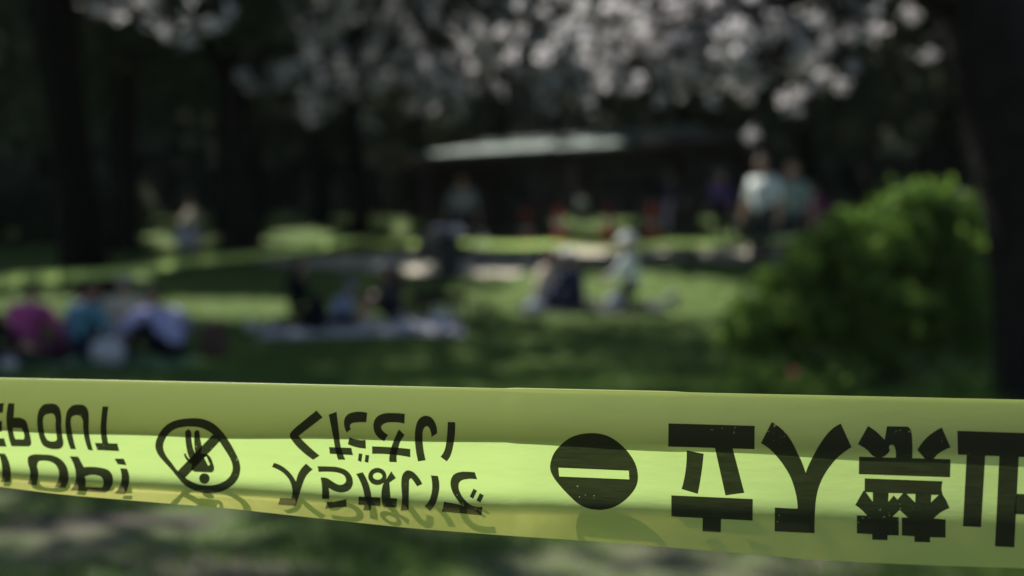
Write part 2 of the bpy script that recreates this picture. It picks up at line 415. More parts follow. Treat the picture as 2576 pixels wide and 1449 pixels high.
def limb_path(a, b, sag=.0, wob=.15, n=6):
    a, b = np.array(a, float), np.array(b, float); L = np.linalg.norm(b - a)
    pts = []
    for i in range(n + 1):
        t = i / n; p = a + (b - a) * t; p[2] += sag * 4 * t * (1 - t)
        if 0 < i < n: p = p + rng.normal(size=3) * wob * L * .12
        pts.append(p)
    return pts

def dark_tree(label, base, h, r0, crown_c, crown_r, k=45, n=2600, leaf=.30, spread=.55, mat='evergreen', lean=(0, 0), group=None, limbs=9, name='evergreen_tree', extra=None, gap=True, cat='tree'):
    reseed(label); bx, by = base; bz = float(gz(bx, by))
    t = thing(name, label, cat, (bx, by, bz - .05), 0, group)
    o = np.array([bx, by, bz - .05])
    mb = MB()
    top = np.array([bx + lean[0], by + lean[1], bz + h])
    pts = limb_path((bx, by, bz - .25), top, wob=.08, n=8)
    mb.tube([p - o for p in pts], [r0 * 1.45, r0 * 1.05] + list(np.linspace(r0 * .95, r0 * .25, 7)), 10)
    cc, P = clumps(crown_c, crown_r, k, n, spread, .7)
    P = P[P[:, 2] > gz(P[:, 0], P[:, 1]) + 1.2]
    if gap: P = P[~sun_gap(P)]
    P = P[~sky_hole(P)]
    for j in range(min(limbs, len(cc))):
        z0 = rng.uniform(.35, .85); a = pts[int(z0 * 8)]
        mb.tube([p - o for p in limb_path(a, cc[j], wob=.2)], list(np.linspace(r0 * .38, r0 * .07, 7)), 6)
    if extra:
        for ptl, rad in extra: mb.tube([np.array(p) - o for p in ptl], rad, 8)
    mb.build('trunk', M['bark_dark'], t)
    q = quads('crown', leaf_quads(P - o, leaf), M[mat], t); q['kind'] = 'stuff'
    return t

BG = 'trees standing behind the lawn and path'
# trunks one can tell apart in the photo
dark_tree('thick dark trunk at the left beyond the barrier tape, leaning slightly left', (wx(205, 29), 29), 12, .33, (wx(180, 29) - 1, 30, 9.5), (3.5, 3, 3.2), 50, 3800, .30, .6, lean=(-.9, .2), group=BG)
dark_tree('slim dark trunk just right of the thick left trunk', (wx(312, 33), 33), 12, .27, (wx(312, 33), 34, 9), (3, 3, 3.6), 45, 3200, .30, .6, group=BG)
x3 = wx(600, 30)
dark_tree('broad dark trunk with a bough rising to its right, left of centre', (x3, 30), 10, .37, (x3 - .3, 31, 8.2), (3.2, 3, 3.4), 55, 4200, .30, .6, lean=(-.3, .3), group=BG,
          extra=[([at(630, 560, 30), at(680, 490, 30), at(745, 420, 29.8), at(810, 370, 29.7), at(880, 300, 29.5)], [.26, .19, .16, .12, .06])])
dark_tree('thin dark trunk far off, left of the shelter', (wx(893, 39.5), 39.5), 10, .24, (wx(893, 39.5), 40.5, 10.6), (2.2, 2.0, 2.6), 30, 1800, .30, .5, mat='evergreen2', group=BG)
# wood behind
spec = [(-22, 44), (-17.5, 40), (-13, 47), (-9.5, 52), (-6.2, 46), (-3.5, 54), (-.5, 47.5), (2.6, 52), (5.6, 47), (9.2, 44), (12.6, 41), (16.5, 46), (20.5, 40), (-19, 58), (-12.5, 63), (-5.5, 66), (1.5, 65), (8, 63), (15, 60), (23, 56), (10.2, 34.5), (13.6, 30), (-15, 33)]
words = ['far-left edge', 'left edge', 'gap left of the thick trunk', 'space between the two left trunks', 'gap right of the bough', 'space above the far sunlit lawn', 'left end of the shelter roof', 'middle of the shelter roof', 'right end of the shelter', 'standing man', 'top of the green bush', 'leaning trunk', 'far-right edge',
         'second row at far left', 'second row behind the left trunks', 'second row behind the bough', 'second row behind the shelter', 'second row behind the standing man', 'second row behind the leaning trunk', 'second row at far right', 'green bush on its left', 'green bush on its right', 'left group of picnickers']
for (x, y), w in zip(spec, words):
    h = rng.uniform(12, 17) * (y / 45) ** .5; b = float(gz(x, y))
    dark_tree('dark evergreen tree rising behind the ' + w if not w.startswith('second') else 'dark evergreen tree in the ' + w,
              (x, y), h * .9, rng.uniform(.22, .4), (x, y, b + h * .58), (rng.uniform(3, 4.2), 3.2, h * .42), 75, 4600 if y < 58 else 3200, .42, .75,
              mat='evergreen' if rng.random() < .6 else 'evergreen2', group=BG, limbs=7)
# far-off wood that reads as one mass
n = 64000; x = rng.uniform(-70, 70, n); y = rng.uniform(76, 96, n); z = gz(x, y) + 24 * rng.random(n) ** 1.1 * (.80 + .20 * np.sin(x * .35) * np.sin(x * .13 + 1))
P = np.concatenate([np.stack([x, y, z], -1), np.stack([rng.uniform(-60, 60, 22000), rng.uniform(80, 99, 22000), 4 + 13 * rng.random(22000)], -1)]); P = P[~sky_hole(P)]
setting(quads('far_wood', leaf_quads(P, 1.5), M['evergreen']), 'stuff', 'far-off dark wood closing the view')

# tall shade trees standing outside the picture on both sides, crowns high over the lawn
def shade_tree(label, base, crown_c, crown_r, n, k, spread, leaf=.30):
    dark_tree(label, base, crown_c[2] + .5, .34, crown_c, crown_r, k, n, leaf, spread, group='tall trees shading the lawn', limbs=14, lean=((crown_c[0] - base[0]) * .55, 0))
shade_tree('tall shade tree left of the lawn, crown high over the picnickers', (-9.8, 16.5), (-6.5, 17.0, 9.6), (6.2, 6.0, 1.7), 11000, 130, .62)
shade_tree('tall shade tree right of the lawn, crown high over the grass', (10.2, 17.5), (2.2, 18.0, 9.8), (6.6, 6.4, 1.7), 14500, 130, .62)
shade_tree('tall shade tree beyond the left trunks, crown high over the path', (-13.5, 25), (-7, 26.5, 11.2), (7.5, 6.0, 2.0), 14000, 150, .7)
shade_tree('tall shade tree right of the shelter, crown high over the path', (13.5, 25), (1.5, 27.5, 11.2), (7.5, 6.0, 2.0), 14000, 150, .7)
shade_tree('tall shade tree near the left, crown high over the worn grass', (-9.2, 9.4), (-5.5, 10.4, 9.4), (5.6, 4.2, 1.5), 9500, 120, .9, .14)
for x, y, w in ((-5.5, -4.5, 'left'), (5.8, -5, 'right')):
    shade_tree('tall shade tree behind the viewer, ' + w, (x, y), (x * .8, y + .3, 7.5), (4.5, 3.6, 3.0), 5200, 90, .6, .34)
def added_cover_tree(label, base, x0, x1, y0, y1, h0, h1, n, leaf=.6, P=None, nl=16, rl=.12):
    """a wide-crowned tall tree whose crown stands in the sun's way over one stretch of ground"""
    reseed(label)
    if P is None:
        u, v = rng.uniform(x0, x1, n), rng.uniform(y0, y1, n); h = rng.uniform(h0, h1, n)
        P = np.stack([u, v, gz(u, v)], -1) + SL * (h / SL[2])[:, None]; P = P[~sun_gap(P)]
    c = P.mean(0); bz = float(gz(*base)) - .05; t = thing('evergreen_tree', label, 'tree', (*base, bz), 0, 'tall trees shading the lawn'); o = np.array(t.location)
    mb = MB(); top = np.array([base[0] + (c[0] - base[0]) * (.35 if nl > 5 else .2), base[1] + (c[1] - base[1]) * .3, c[2]]); pts = limb_path((*base, bz - .2), top, wob=.1, n=8)
    mb.tube([p - o for p in pts], list(np.linspace(.42, .14, 9)), 10)
    for j in range(nl):
        mb.tube([p - o for p in limb_path(pts[rng.integers(5, 9)], P[rng.integers(len(P))], wob=.2)], list(np.linspace(rl, rl / 6, 7)), 6)
    mb.build('trunk', M['bark_dark'], t)
    q = quads('crown', leaf_quads(P - o, leaf), M['evergreen'], t); q['kind'] = 'stuff'
# unseen leaves added in the sun's way, as a loose bough, to dim the tape's right end
reseed('loose bough'); n = 55; sx_ = rng.uniform(0, 1, n) ** .6; tx = np.interp(sx_, [0, 1], [.06, .62]); kx = rng.uniform(11, 15.5, n) / SL[2]
P = np.stack([tx, .74 - .2 * tx, np.full(n, .97)], -1) + rng.normal(0, .10, (n, 3)) * [.4, 1, 1] + SL * kx[:, None]
added_cover_tree('tall thin-leaved tree whose loose bough hangs high over the near tape', (-9.5, 7.2), 0, 0, 0, 0, 0, 0, 0, .07, P, 5, .03)  # added and out of view, only to dim the near tape
added_cover_tree('tall shade tree over the middle of the lawn', (-10.4, 20.5), -5.5, 5.5, 14.2, 17.4, 9.6, 11, 3200, .42)  # this and the next trees are added to shade the ground, crowns out of view
added_cover_tree('tall shade tree over the left part of the path', (-18.5, 38), -14, -4.5, 27, 42, 12, 13.6, 6800)
added_cover_tree('tall shade tree over the far lawn at left', (-24, 56), -22, -5, 42, 58, 12.5, 15, 9500, .7)
added_cover_tree('tall shade tree over the middle of the path', (-8.4, 41.5), -5, 1.2, 26.5, 44, 12, 13.6, 5400)
added_cover_tree('tall shade tree over the right part of the path', (13.6, 37.5), 1.2, 11, 25.5, 37, 12, 13.6, 6400)
added_cover_tree('tall shade tree over the far lawn at right', (18.5, 52), 0, 18, 37, 56, 12.5, 15, 9500, .7)

# ------------------------------------------------------------------ cherry trees
def flowers(C, size):
    """five-petalled flowers as separate petals"""
    n = len(C); ax = rng.normal(size=(n, 3)); ax /= np.linalg.norm(ax, axis=1)[:, None]
    e1 = np.cross(ax, rng.normal(size=(n, 3))); e1 /= np.linalg.norm(e1, axis=1)[:, None]; e2 = np.cross(ax, e1); out = []
    for k in range(5):
        w = 2 * math.pi * k / 5; d = math.cos(w) * e1 + math.sin(w) * e2; p = -math.sin(w) * e1 + math.cos(w) * e2
        s = size * (.85 + .3 * rng.random(n))[:, None]
        out.append(np.stack([C, C + d * s * .32 + p * s * .19 + ax * s * .08, C + d * s * .52 + ax * s * .14, C + d * s * .32 - p * s * .19 + ax * s * .08], 1))
    return np.concatenate(out)

def cherry(label, trunk, limbs, twigs_per, group, flower, nclus, per, spread, leaves=300, side=.45):
    reseed(label); base = np.array(trunk[0][0], float)
    base[2] = float(gz(base[0], base[1])) - .05
    t = thing('cherry_tree', label, 'tree', base, 0, group)
    mb = MB(); C = []; W = []
    for pts, rad in [trunk] + limbs: mb.tube([np.array(p) - base for p in pts], rad, 10)
    for pts, rad in limbs:
        pts = [np.array(p, float) for p in pts]
        for _ in range(twigs_per):
            f = rng.uniform(.15, 1) * (len(pts) - 1); i = min(int(f), len(pts) - 2); a = pts[i] + (pts[i + 1] - pts[i]) * (f - i)
            d = rng.normal(size=3) * [1, .8, .55]; d[2] -= .18; d /= np.linalg.norm(d)
            L = rng.uniform(.3, 1.0) * side / .45 * .8
            b = a + d * L; tw = limb_path(a, b, wob=.25, n=4)
            mb.tube([p - base for p in tw], list(np.linspace(.012, .004, 5)), 5)
            for _ in range(nclus):
                g = rng.uniform(.2, 1) * 4; j = min(int(g), 3); c = tw[j] + (tw[j + 1] - tw[j]) * (g - j)
                C.append(c + rng.normal(size=(per, 3)) * spread)
                W.append(c + rng.normal(size=(1, 3)) * spread * 1.5)
    C = np.concatenate(C)
    mb.build('trunk', M['bark_cherry'], t)
    q = quads('blossom_crown', flowers(C - base, flower), M['blossom'], t); q['kind'] = 'stuff'
    W = np.concatenate(W); W = W[rng.permutation(len(W))[:leaves]]
    q = quads('young_leaves', leaf_quads(W - base, .07), M['freshleaf'], t); q['kind'] = 'stuff'
    return t

dA = 11.4
trunkA = ([np.array([4.62, 11.8, -.3]), at(2672, 900, 11.8), at(2650, 700, 11.8), at(2610, 500, 11.8), at(2545, 250, 11.8), at(2470, 20, 11.8), at(2400, -180, 11.8)], [.72, .58, .52, .47, .43, .36, .30])
def ps(l, d0, d1): return [at(a, b, d0 + (d1 - d0) * i / (len(l) - 1)) for i, (a, b) in enumerate(l)]
limbsA = [(ps([(2470, 20), (2250, -60), (2050, -20), (1850, 40), (1650, 80)], 11.8, 11.0), [.2, .15, .1, .06, .02]),
          (ps([(2400, -150), (2150, -120), (1900, -60), (1700, 60), (1480, 130)], 11.8, 11.6), [.18, .13, .08, .05, .015]),
          (ps([(2250, -60), (2130, 20), (2000, 90), (1880, 150), (1760, 190)], 11.6, 11.2), [.09, .07, .05, .03, .012]),
          (ps([(2400, -180), (2000, -190), (1700, -80), (1450, 0), (1300, 60)], 11.8, 12.2), [.18, .12, .08, .05, .015]),
          (ps([(1850, 40), (1750, 110), (1650, 150), (1540, 200)], 11.2, 11.0), [.05, .03, .02, .01]),
          (ps([(1900, -60), (1780, 20), (1640, 20), (1500, 40)], 11.5, 11.0), [.06, .04, .03, .01]),
          (ps([(2000, 90), (1960, 150), (1900, 190)], 11.4, 11.3), [.04, .025, .01])]
cherry('cherry tree with a thick leaning trunk at the right edge and blossom boughs reaching left', trunkA, limbsA, 44, 'cherry trees in blossom', .044, 1, 22, .028)
# short sprays of the same tree near its trunk are a smaller neighbour's boughs
limbsB = [(ps([(2620, -260), (2480, -120), (2330, -20), (2230, 30)], 12.6, 12.2), [.08, .05, .03, .01]),
          (ps([(2480, -120), (2400, 40), (2330, 120), (2250, 170)], 12.4, 12.0), [.05, .03, .02, .01]),
          (ps([(2620, -260), (2480, -60), (2410, 60), (2390, 110)], 12.6, 12.2), [.05, .03, .02, .01])]
cherry('small cherry tree behind the leaning trunk with a few pale sprays', ([np.array([6.2, 13.2, -.2]), np.array([5.9, 13, 2.5]), at(2620, -260, 12.6)], [.16, .13, .09]), limbsB, 4, 'cherry trees in blossom', .046, 1, 30, .036, leaves=20)
# farther cherry, greyer mass left of centre
bxB = wx(1130, 19)
limbsC = [(ps(l, a, b), r) for l, a, b, r in [
    ([(1010, -120), (950, 20), (870, 110), (760, 170), (660, 215)], 18.5, 17.5, [.14, .1, .07, .04, .01]),
    ([(1010, -120), (1040, 0), (1080, 90), (1130, 140), (1220, 190)], 18.5, 18, [.13, .09, .06, .04, .01]),
    ([(1010, -120), (1150, -20), (1280, 60), (1400, 110), (1500, 160)], 18.5, 18.5, [.14, .1, .06, .04, .01]),
    ([(1010, -120), (900, -60), (820, 40), (760, 90)], 18.5, 19.5, [.1, .07, .04, .01]),
    ([(1040, 0), (1000, 90), (940, 170), (880, 210), (760, 235)], 18.5, 17.6, [.07, .05, .04, .02, .01]),
    ([(1080, 90), (1120, 190), (1130, 230), (1180, 250)], 18.2, 17.8, [.05, .03, .02, .01]),
    ([(1150, -20), (1260, -20), (1400, 20), (1520, 60)], 18.5, 19, [.08, .05, .03, .01]),
    ([(1280, 60), (1330, 150), (1400, 190), (1440, 220)], 18.5, 18.2, [.05, .03, .02, .01]),
    ([(1010, -120), (1120, 40), (1230, 130), (1330, 180)], 19.5, 20, [.09, .06, .04, .01])]]
cherry('broad cherry tree over the middle of the lawn with hanging grey-white blossom', ([np.array([-5.6, 19.5, .2]), np.array([-5.3, 19.3, 3.2]) + [-1.2, 0, 2.5], at(700, -180, 18.8), at(1010, -120, 18.5)], [.3, .26, .2, .15]), limbsC, 26, 'cherry trees in blossom', .044, 2, 13, .045, side=.5)
# spray at the upper left
limbsD = [(ps([(-60, -420), (150, -200), (280, -40), (350, 40), (420, 100)], 13.5, 13, [][:0] or 13) if False else ps([(-60, -420), (150, -200), (280, -40), (350, 40), (420, 100)], 13.5, 13), [.06, .045, .03, .018, .008]),
          (ps([(280, -40), (380, -10), (450, 40), (490, 80)], 13.2, 12.9), [.03, .02, .012, .006]), (ps([(280, -40), (330, 10), (280, 30)], 13.2, 13), [.02, .012, .006]),
          (ps([(150, -200), (380, -80), (540, -10), (560, 40)], 13.4, 13), [.03, .02, .012, .006])]
cherry('cherry tree at the far left with one low spray of white blossom', ([np.array([-6.6, 13.8, -.2]), np.array([-6.3, 13.7, 2.5]), at(-60, -420, 13.5)], [.2, .17, .08]), limbsD, 6, 'cherry trees in blossom', .046, 1, 30, .036, leaves=30, side=.3)

# ------------------------------------------------------------------ bush and small plants
def bush(label, x, y, lobes, n, leaf, mat, name='green_bush', cat='bush', group=None):
    reseed(label); z0 = float(gz(x, y)); t = thing(name, label, cat, (x, y, z0), 0, group)
    mb = MB(); P = []; tot = sum(l[2] for l in lobes)
    for c, r, w in lobes:
        cc, q = clumps(c, r, max(6, int(60 * w / tot * 1.5)), int(n * w / tot), .11, .8)
        P.append(q)
        for j in range(4): mb.tube(limb_path((rng.normal(0, .08), rng.normal(0, .08), -.05), cc[j], wob=.25), list(np.linspace(.03, .008, 7)), 6)
    P = np.concatenate(P); P = P[P[:, 2] > .05]
    mb.build('stems', M['bark_dark'], t)
    q = quads('foliage', leaf_quads(P, leaf), M[mat], t); q['kind'] = 'stuff'
    return t
bx_ = wx(2190, 14.2)
bush('rounded bright green bush with a sunlit top beside the leaning trunk', bx_, 14.2,
     [((.55, .3, 1.52), (.50, .5, .48), 3.2), ((-.02, .25, 1.26), (.62, .5, .46), 3.4), ((-.6, .1, .9), (.55, .5, .5), 3), ((-1.0, 0, .55), (.42, .45, .48), 2), ((.2, -.05, .75), (1.0, .55, .62), 5), ((.88, .1, .95), (.33, .5, .75), 2.4), ((.3, .25, 1.4), (.6, .5, .45), 2.5)], 26000, .085, 'bushleaf')
for k, (cx, d, w) in enumerate([(-60, 36, 'at the far left'), (40, 35, 'left of the thick trunk'), (130, 37.5, 'behind the thick left trunk'), (262, 36.5, 'between the two left trunks')]):
    bush('low dark evergreen shrub ' + w, wx(cx, d), d, [((-.5, 0, .7), (.8, .6, .6), 2), ((.5, .1, .85), (.8, .6, .7), 2)], 2600, .16, 'evergreen', 'evergreen_shrub', 'shrub', 'dark shrubs under the left trees')
lab = ['low leafy plant at the left foot of the green bush', 'low leafy plant with a pink flower under the green bush', 'low leafy plant between the pink flower and the leaning trunk', 'low leafy plant in front of the leaning trunk']
for (cx, d), l in zip([(1880, 12.4), (1985, 12.2), (2120, 12.6), (2440, 11.2)], lab):
    t = bush(l, wx(cx, d), d, [((0, 0, .13), (.26, .2, .1), 1)], 260, .075, 'bushleaf', 'leafy_plant', 'plant', 'low plants along the foot of the bush')
    if 'with a pink' in l:
        quads('flower', flowers(np.array([[.03, -.12, .25], [.0, -.1, .27]]), .07), M['pinkpetal'], t)

# ------------------------------------------------------------------ shelter
def shelter():
    d0 = 29.6; s = F / d0
    x0, x1 = wx(1030, d0), wx(1960, d0); zE = float(at(0, 388, d0)[2]); zb = float(gz(1, 31))
    dep = 3.4; yb = d0 + dep; ov = 0
    t = thing('park_shelter', 'open park shelter with a low pale green roof and dark posts', 'shelter', ((x0 + x1) / 2, d0 + dep / 2, zb))
    o = np.array(t.location)
    zr = zE + .33; rx0, rx1 = x0 + 1.35, x1 - 1.35; ym = d0 + dep / 2
    A, B, Cc, D = (x0, d0, zE - .02), (x1, d0, zE + .38), (x1, yb, zE + .38), (x0, yb, zE - .02); E, H = (rx0, ym, zr), (rx1, ym, zr + .35)
    def slab(name, poly, mat, th=.06):
        p = [np.array(q) - o for q in poly]; n = np.cross(p[1] - p[0], p[2] - p[0]); n /= np.linalg.norm(n)
        if n[2] < 0: n = -n
        mb = MB(); k = len(p); vs = p + [q - n * th for q in p]
        mb.add(vs, [tuple(range(k)), tuple(reversed(range(k, 2 * k)))] + [(i, i + k, (i + 1) % k + k, (i + 1) % k) for i in range(k)]); return mb.build(name, mat, t, False)
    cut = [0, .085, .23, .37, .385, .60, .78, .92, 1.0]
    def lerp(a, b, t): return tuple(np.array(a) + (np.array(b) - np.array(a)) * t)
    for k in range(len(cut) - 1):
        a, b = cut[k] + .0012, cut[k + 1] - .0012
        slab('roof_panel', [lerp(A, B, a), lerp(A, B, b), lerp(E, H, b), lerp(E, H, a)], M['timber'] if k in (3, 5, 6, 7) else M['roof'])  # dark colour on the right-hand panels stands in for shade over the roof
    slab('roof', [D, Cc, H, E], M['roof'])
    slab('roof_hip', [A, E, D], M['rust']); slab('roof_hip', [B, H, Cc], M['roof'])
    mb = MB(); mb.tube([np.array(E) - o + [0, 0, .02], np.array(H) - o + [0, 0, .02]], .06, 8)
    mb.build('ridge_cap', M['roof'], t)
    mb = MB(); mb.box(np.array([x0 - .04, ym, zE - .10]) - o, (.07, dep, .16)); mb.build('fascia', M['rust'], t, False)
    def zt(x): return zE - .02 + .40 * (x - x0) / (x1 - x0)
    for yy in (d0 + .25, yb - .25):
        a_, b_ = x0 + .15, x1 - .15; mb = MB(); vs = [np.array([x, yy + sy, zt(x) + sz]) - o for x in (a_, b_) for sy in (-.07, .07) for sz in (-.24, -.03)]
        mb.add(vs, [(0, 1, 3, 2), (4, 6, 7, 5), (0, 4, 5, 1), (2, 3, 7, 6), (0, 2, 6, 4), (1, 5, 7, 3)]); mb.build('beam', M['timber'], t, False)
    pr = None
    for cx in (1070, 1362, 1745, 1925):
        for yy in (d0 + .25, yb - .25):
            x = wx(cx, d0); g = float(gz(x, yy)); mb = MB(); zp = zt(x) - .244; mb.box(np.array([x, yy, (g - .1 + zp) / 2]) - o, (.17, .17, zp - g + .1)); mb.build('post', M['timber'], t, False)
    # boarded back screen up to waist height, each board a piece
    me = None
    for k in range(9):
        x = x0 + .5 + k * .155; g = float(gz(x, yb - .12))
        mb = MB(); mb.box(np.array([x, yb - .12, g + .95]) - o, (.14, .03, 1.75)); b = mb.build('board', M['timber'], t, False)
    return t
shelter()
def bench(label, x, y, rz):
    t = thing('park_bench', label, 'bench', G(x, y), rz, 'benches under the shelter')
    for k in range(3): mb = MB(); mb.box((0, -.14 + k * .14, .43), (1.5, .12, .04)); mb.build('seat_plank', M['timber'], t, False)
    for k in range(2): mb = MB(); mb.box((0, .24, .62 + k * .15), (1.5, .03, .12)); mb.build('back_plank', M['timber'], t, False)
    for sx in (-.6, .6): mb = MB(); mb.box((sx, 0, .205), (.07, .4, .41)); mb.box((sx, .27, .4), (.06, .03, .8)); mb.build('leg', M['metal_dark'], t, False)
bench('dark wooden bench at the left end under the shelter', wx(1210, 31.2), 31.2, 0)
bench('dark wooden bench under the shelter nearer the middle post', wx(1300, 31.9), 31.9, 0)

# railing in front of the far lawn
def railing():
    d = 38.0; xa, xb = wx(1290, d), wx(1640, d)
    t = thing('railing', 'dark upright railing in front of the far sunlit lawn, seen under the shelter', 'railing', G((xa + xb) / 2, d)); o = np.array(t.location)
    for h in (.12, .95): mb = MB(); mb.tube([np.array(G(x, d, h)) - o for x in np.linspace(xa, xb, 6)], .025, 6); mb.build('rail', M['metal_dark'], t)
    x = xa
    while x < xb: mb = MB(); mb.tube([np.array(G(x, d, -.05)) - o, np.array(G(x, d, .97)) - o], .016, 6); mb.build('picket', M['metal_dark'], t); x += .26
railing()

# traffic cones
def cone(label, cx, d):
    t = thing('traffic_cone', label, 'cone', G(wx(cx, d), d, .02), rng.uniform(0, 1), 'red traffic cones along the path'); t.scale = (1.35, 1.35, 1.2)
    mb = MB(); mb.box((0, 0, .02), (.38, .38, .04)); mb.build('base', M['cone'], t, False)
    mb = MB(); mb.lathe((0, 0, .04), [(.15, 0), (.055, .42), (.04, .62), (.03, .66)], 18); mb.build('body', M['cone'], t)
    mb = MB(); mb.lathe((0, 0, 0), [(.113, .24), (.087, .36)], 18); mb.build('band', M['white'], t)
for cx, d, l in [(1408, 36.5, 'red traffic cone at the left foot of the railing'), (1532, 38.6, 'red traffic cone at the right end of the railing'), (1640, 38.2, 'red traffic cone beside the person in a pale lavender skirt'), (1322, 34.5, 'red traffic cone in the shade under the middle of the shelter')]:
    cone(l, cx, d)

# ------------------------------------------------------------------ people
def ik(a, b, l1, l2, pole):
    a, b, pole = map(lambda q: np.array(q, float), (a, b, pole)); d = b - a; L = np.linalg.norm(d)
    if L > (l1 + l2) * .995: b = a + d / L * (l1 + l2) * .995; d = b - a; L = np.linalg.norm(d)
    u = d / L; x = (l1 * l1 - l2 * l2 + L * L) / (2 * L); h = math.sqrt(max(l1 * l1 - x * x, 0))
    p = pole - u * pole.dot(u); p /= np.linalg.norm(p) + 1e-9
    return a + u * x + p * h, b

def person(label, loc, heading, pose, shirt, trousers, hair='hair', hat=None, hatmat='grey', long_hair=False, shoes='shoe_dark', scale=1.0, lean=0.0, look=0.0, group=None, bare_arm=False, bare_leg=False, bulk=1.12):
    """pose: stand / cross (sitting cross-legged) / knees (sitting, knees up) / out (legs stretched out) / kneel / bend. Local axes: +y is forward."""
    t = thing('person', label, 'person', loc, heading, group); t.scale = (scale * bulk, scale * (1 + (bulk - 1) * .6), scale)
    J = {}; sh = .46; up = np.array([0, math.sin(lean), math.cos(lean)])
    pz = {'stand': .93, 'cross': .12, 'knees': .12, 'out': .12, 'kneel': .52, 'bend': .90, 'heels': .30}[pose]
    p = np.array([0, 0, pz]); J['pelvis'] = p
    J['spine'] = p + up * .22; J['chest'] = p + up * .42; J['neck'] = p + up * .52
    hd = np.array([0, math.sin(lean * .6 + look), math.cos(lean * .6 + look)])
    J['headb'] = J['neck'] + hd * .07; head = J['neck'] + hd * .17 + np.array([0, .025, 0])
    for s, S in ((-1, 'L'), (1, 'R')):
        hip = p + np.array([s * .095, 0, -.02]); J['hip' + S] = hip
        if pose in ('stand', 'bend'): foot = np.array([s * .11, .02 + .06 * s, .08]); pole = (0, 1, 0)
        elif pose == 'cross': foot = np.array([-s * .12, .34, .07]); pole = (s * 1.0, .5, .35)
        elif pose == 'knees': foot = np.array([s * .13, .50 + .03 * s, .07]); pole = (s * .15, .3, 1)
        elif pose == 'out': foot = np.array([s * .13, .83, .08]); pole = (0, 0, 1)
        elif pose == 'kneel': foot = np.array([s * .12, -.36, .06]); pole = (0, 1, -.2)
        else: foot = np.array([s * .13, -.22, .06]); pole = (0, 1, .05)
        kn, foot = ik(hip, foot, .43, .41, pole)
        if pose == 'kneel': kn = np.array([s * .12, .05, .07])
        if pose == 'heels': kn = np.array([s * .13, .36, .08])
        J['knee' + S] = kn; J['ank' + S] = foot
        J['toe' + S] = foot + (np.array([0, .15, -.04]) if pose not in ('kneel', 'heels', 'out', 'cross') else np.array([0, -.13, -.02]) if pose in ('kneel', 'heels') else np.array([0, .04, .13]) if pose == 'out' else np.array([-s * .12, .06, -.02]))
        shd = p + up * .455 + np.array([s * .185, 0, 0]); J['sh' + S] = shd
        if pose == 'stand': hand = shd + np.array([s * .13, .06 + .03 * s, -.52]); pole = (s * .5, -1, 0)
        elif pose == 'bend': hand = shd + np.array([s * -.02, .34, -.34]); pole = (s, -.3, -.3)
        elif pose == 'knees': hand = np.array([s * .15, .36, .36]); pole = (s, -.2, -.4)
        elif pose == 'cross': hand = np.array([s * .16, .30, .20]); pole = (s, -.5, 0)
        elif pose == 'out': hand = np.array([s * .12, .40, .22]); pole = (s, -.6, 0)
        else: hand = shd + np.array([s * -.05, .30, -.30]); pole = (s, -.4, -.3)
        el, hand = ik(shd, hand, .28, .25, pole); J['el' + S] = el; J['wr' + S] = hand
        dv = (hand - el); dv /= np.linalg.norm(dv); J['palm' + S] = hand + dv * .075
    order = ['pelvis', 'spine', 'chest', 'neck', 'headb']; rad = dict(pelvis=.165, spine=.15, chest=.16, neck=.062, headb=.055)
    E = [('pelvis', 'spine'), ('spine', 'chest'), ('chest', 'neck'), ('neck', 'headb')]
    for S in 'LR':
        for a, r_ in (('sh', .088), ('el', .058), ('wr', .032), ('palm', .036), ('hip', .10), ('knee', .074), ('ank', .043), ('toe', .038)): order.append(a + S); rad[a + S] = r_
        E += [('chest', 'sh' + S), ('sh' + S, 'el' + S), ('el' + S, 'wr' + S), ('wr' + S, 'palm' + S), ('pelvis', 'hip' + S), ('hip' + S, 'knee' + S), ('knee' + S, 'ank' + S), ('ank' + S, 'toe' + S)]
    me = bpy.data.meshes.new('tmp'); me.from_pydata([tuple(J[k]) for k in order], [(order.index(a), order.index(b)) for a, b in E], [])
    ob = bpy.data.objects.new('tmp', me); col.objects.link(ob)
    sk = ob.modifiers.new('s', 'SKIN'); sk.use_smooth_shade = True
    for i, k in enumerate(order):
        sv = me.skin_vertices[0].data[i]; sv.radius = (rad[k], rad[k]); sv.use_root = (i == 0)
    ss = ob.modifiers.new('u', 'SUBSURF'); ss.levels = 1
    dg = bpy.context.evaluated_depsgraph_get(); ev = ob.evaluated_get(dg); m2 = ev.to_mesh()
    vs = [tuple(v.co) for v in m2.vertices]; fs = [tuple(q.vertices) for q in m2.polygons]; ev.to_mesh_clear()
    bpy.data.objects.remove(ob); bpy.data.meshes.remove(me)
    # which cloth each face wears: nearest bone
    seg = []; kinds = []
    for a, b in E:
        seg.append((J[a], J[b]))
        kd = 1 if a in ('pelvis', 'spine', 'chest', 'sh' + a[-1]) and not b.startswith('hip') else 2
        if a == 'neck': kd = 0
        if a.startswith('el'): kd = 0 if bare_arm else 1
        if a.startswith('wr'): kd = 0
        if a.startswith('hip') or b.startswith('hip'): kd = 2
        if a.startswith('knee'): kd = 0 if bare_leg else 2
        if a.startswith('ank'): kd = 3
        kinds.append(kd)
    Vn = np.array(vs); ctr = np.array([Vn[list(f)].mean(0) for f in fs]); best = np.full(len(fs), 9e9); km = np.zeros(len(fs), int)
    for (a, b), kd in zip(seg, kinds):
        ab = b - a; tt = np.clip(((ctr - a) @ ab) / (ab @ ab), 0, 1); dd = np.linalg.norm(ctr - a - tt[:, None] * ab, axis=1)
        w = dd < best; best[w] = dd[w]; km[w] = kd
    # trousers up to the hip bones
    km[(km == 1) & (ctr[:, 2] < pz + .04) & (best < .3)] = 2
    mb = MB(); mb.v = vs; mb.f = fs; mb.m = list(map(int, km))
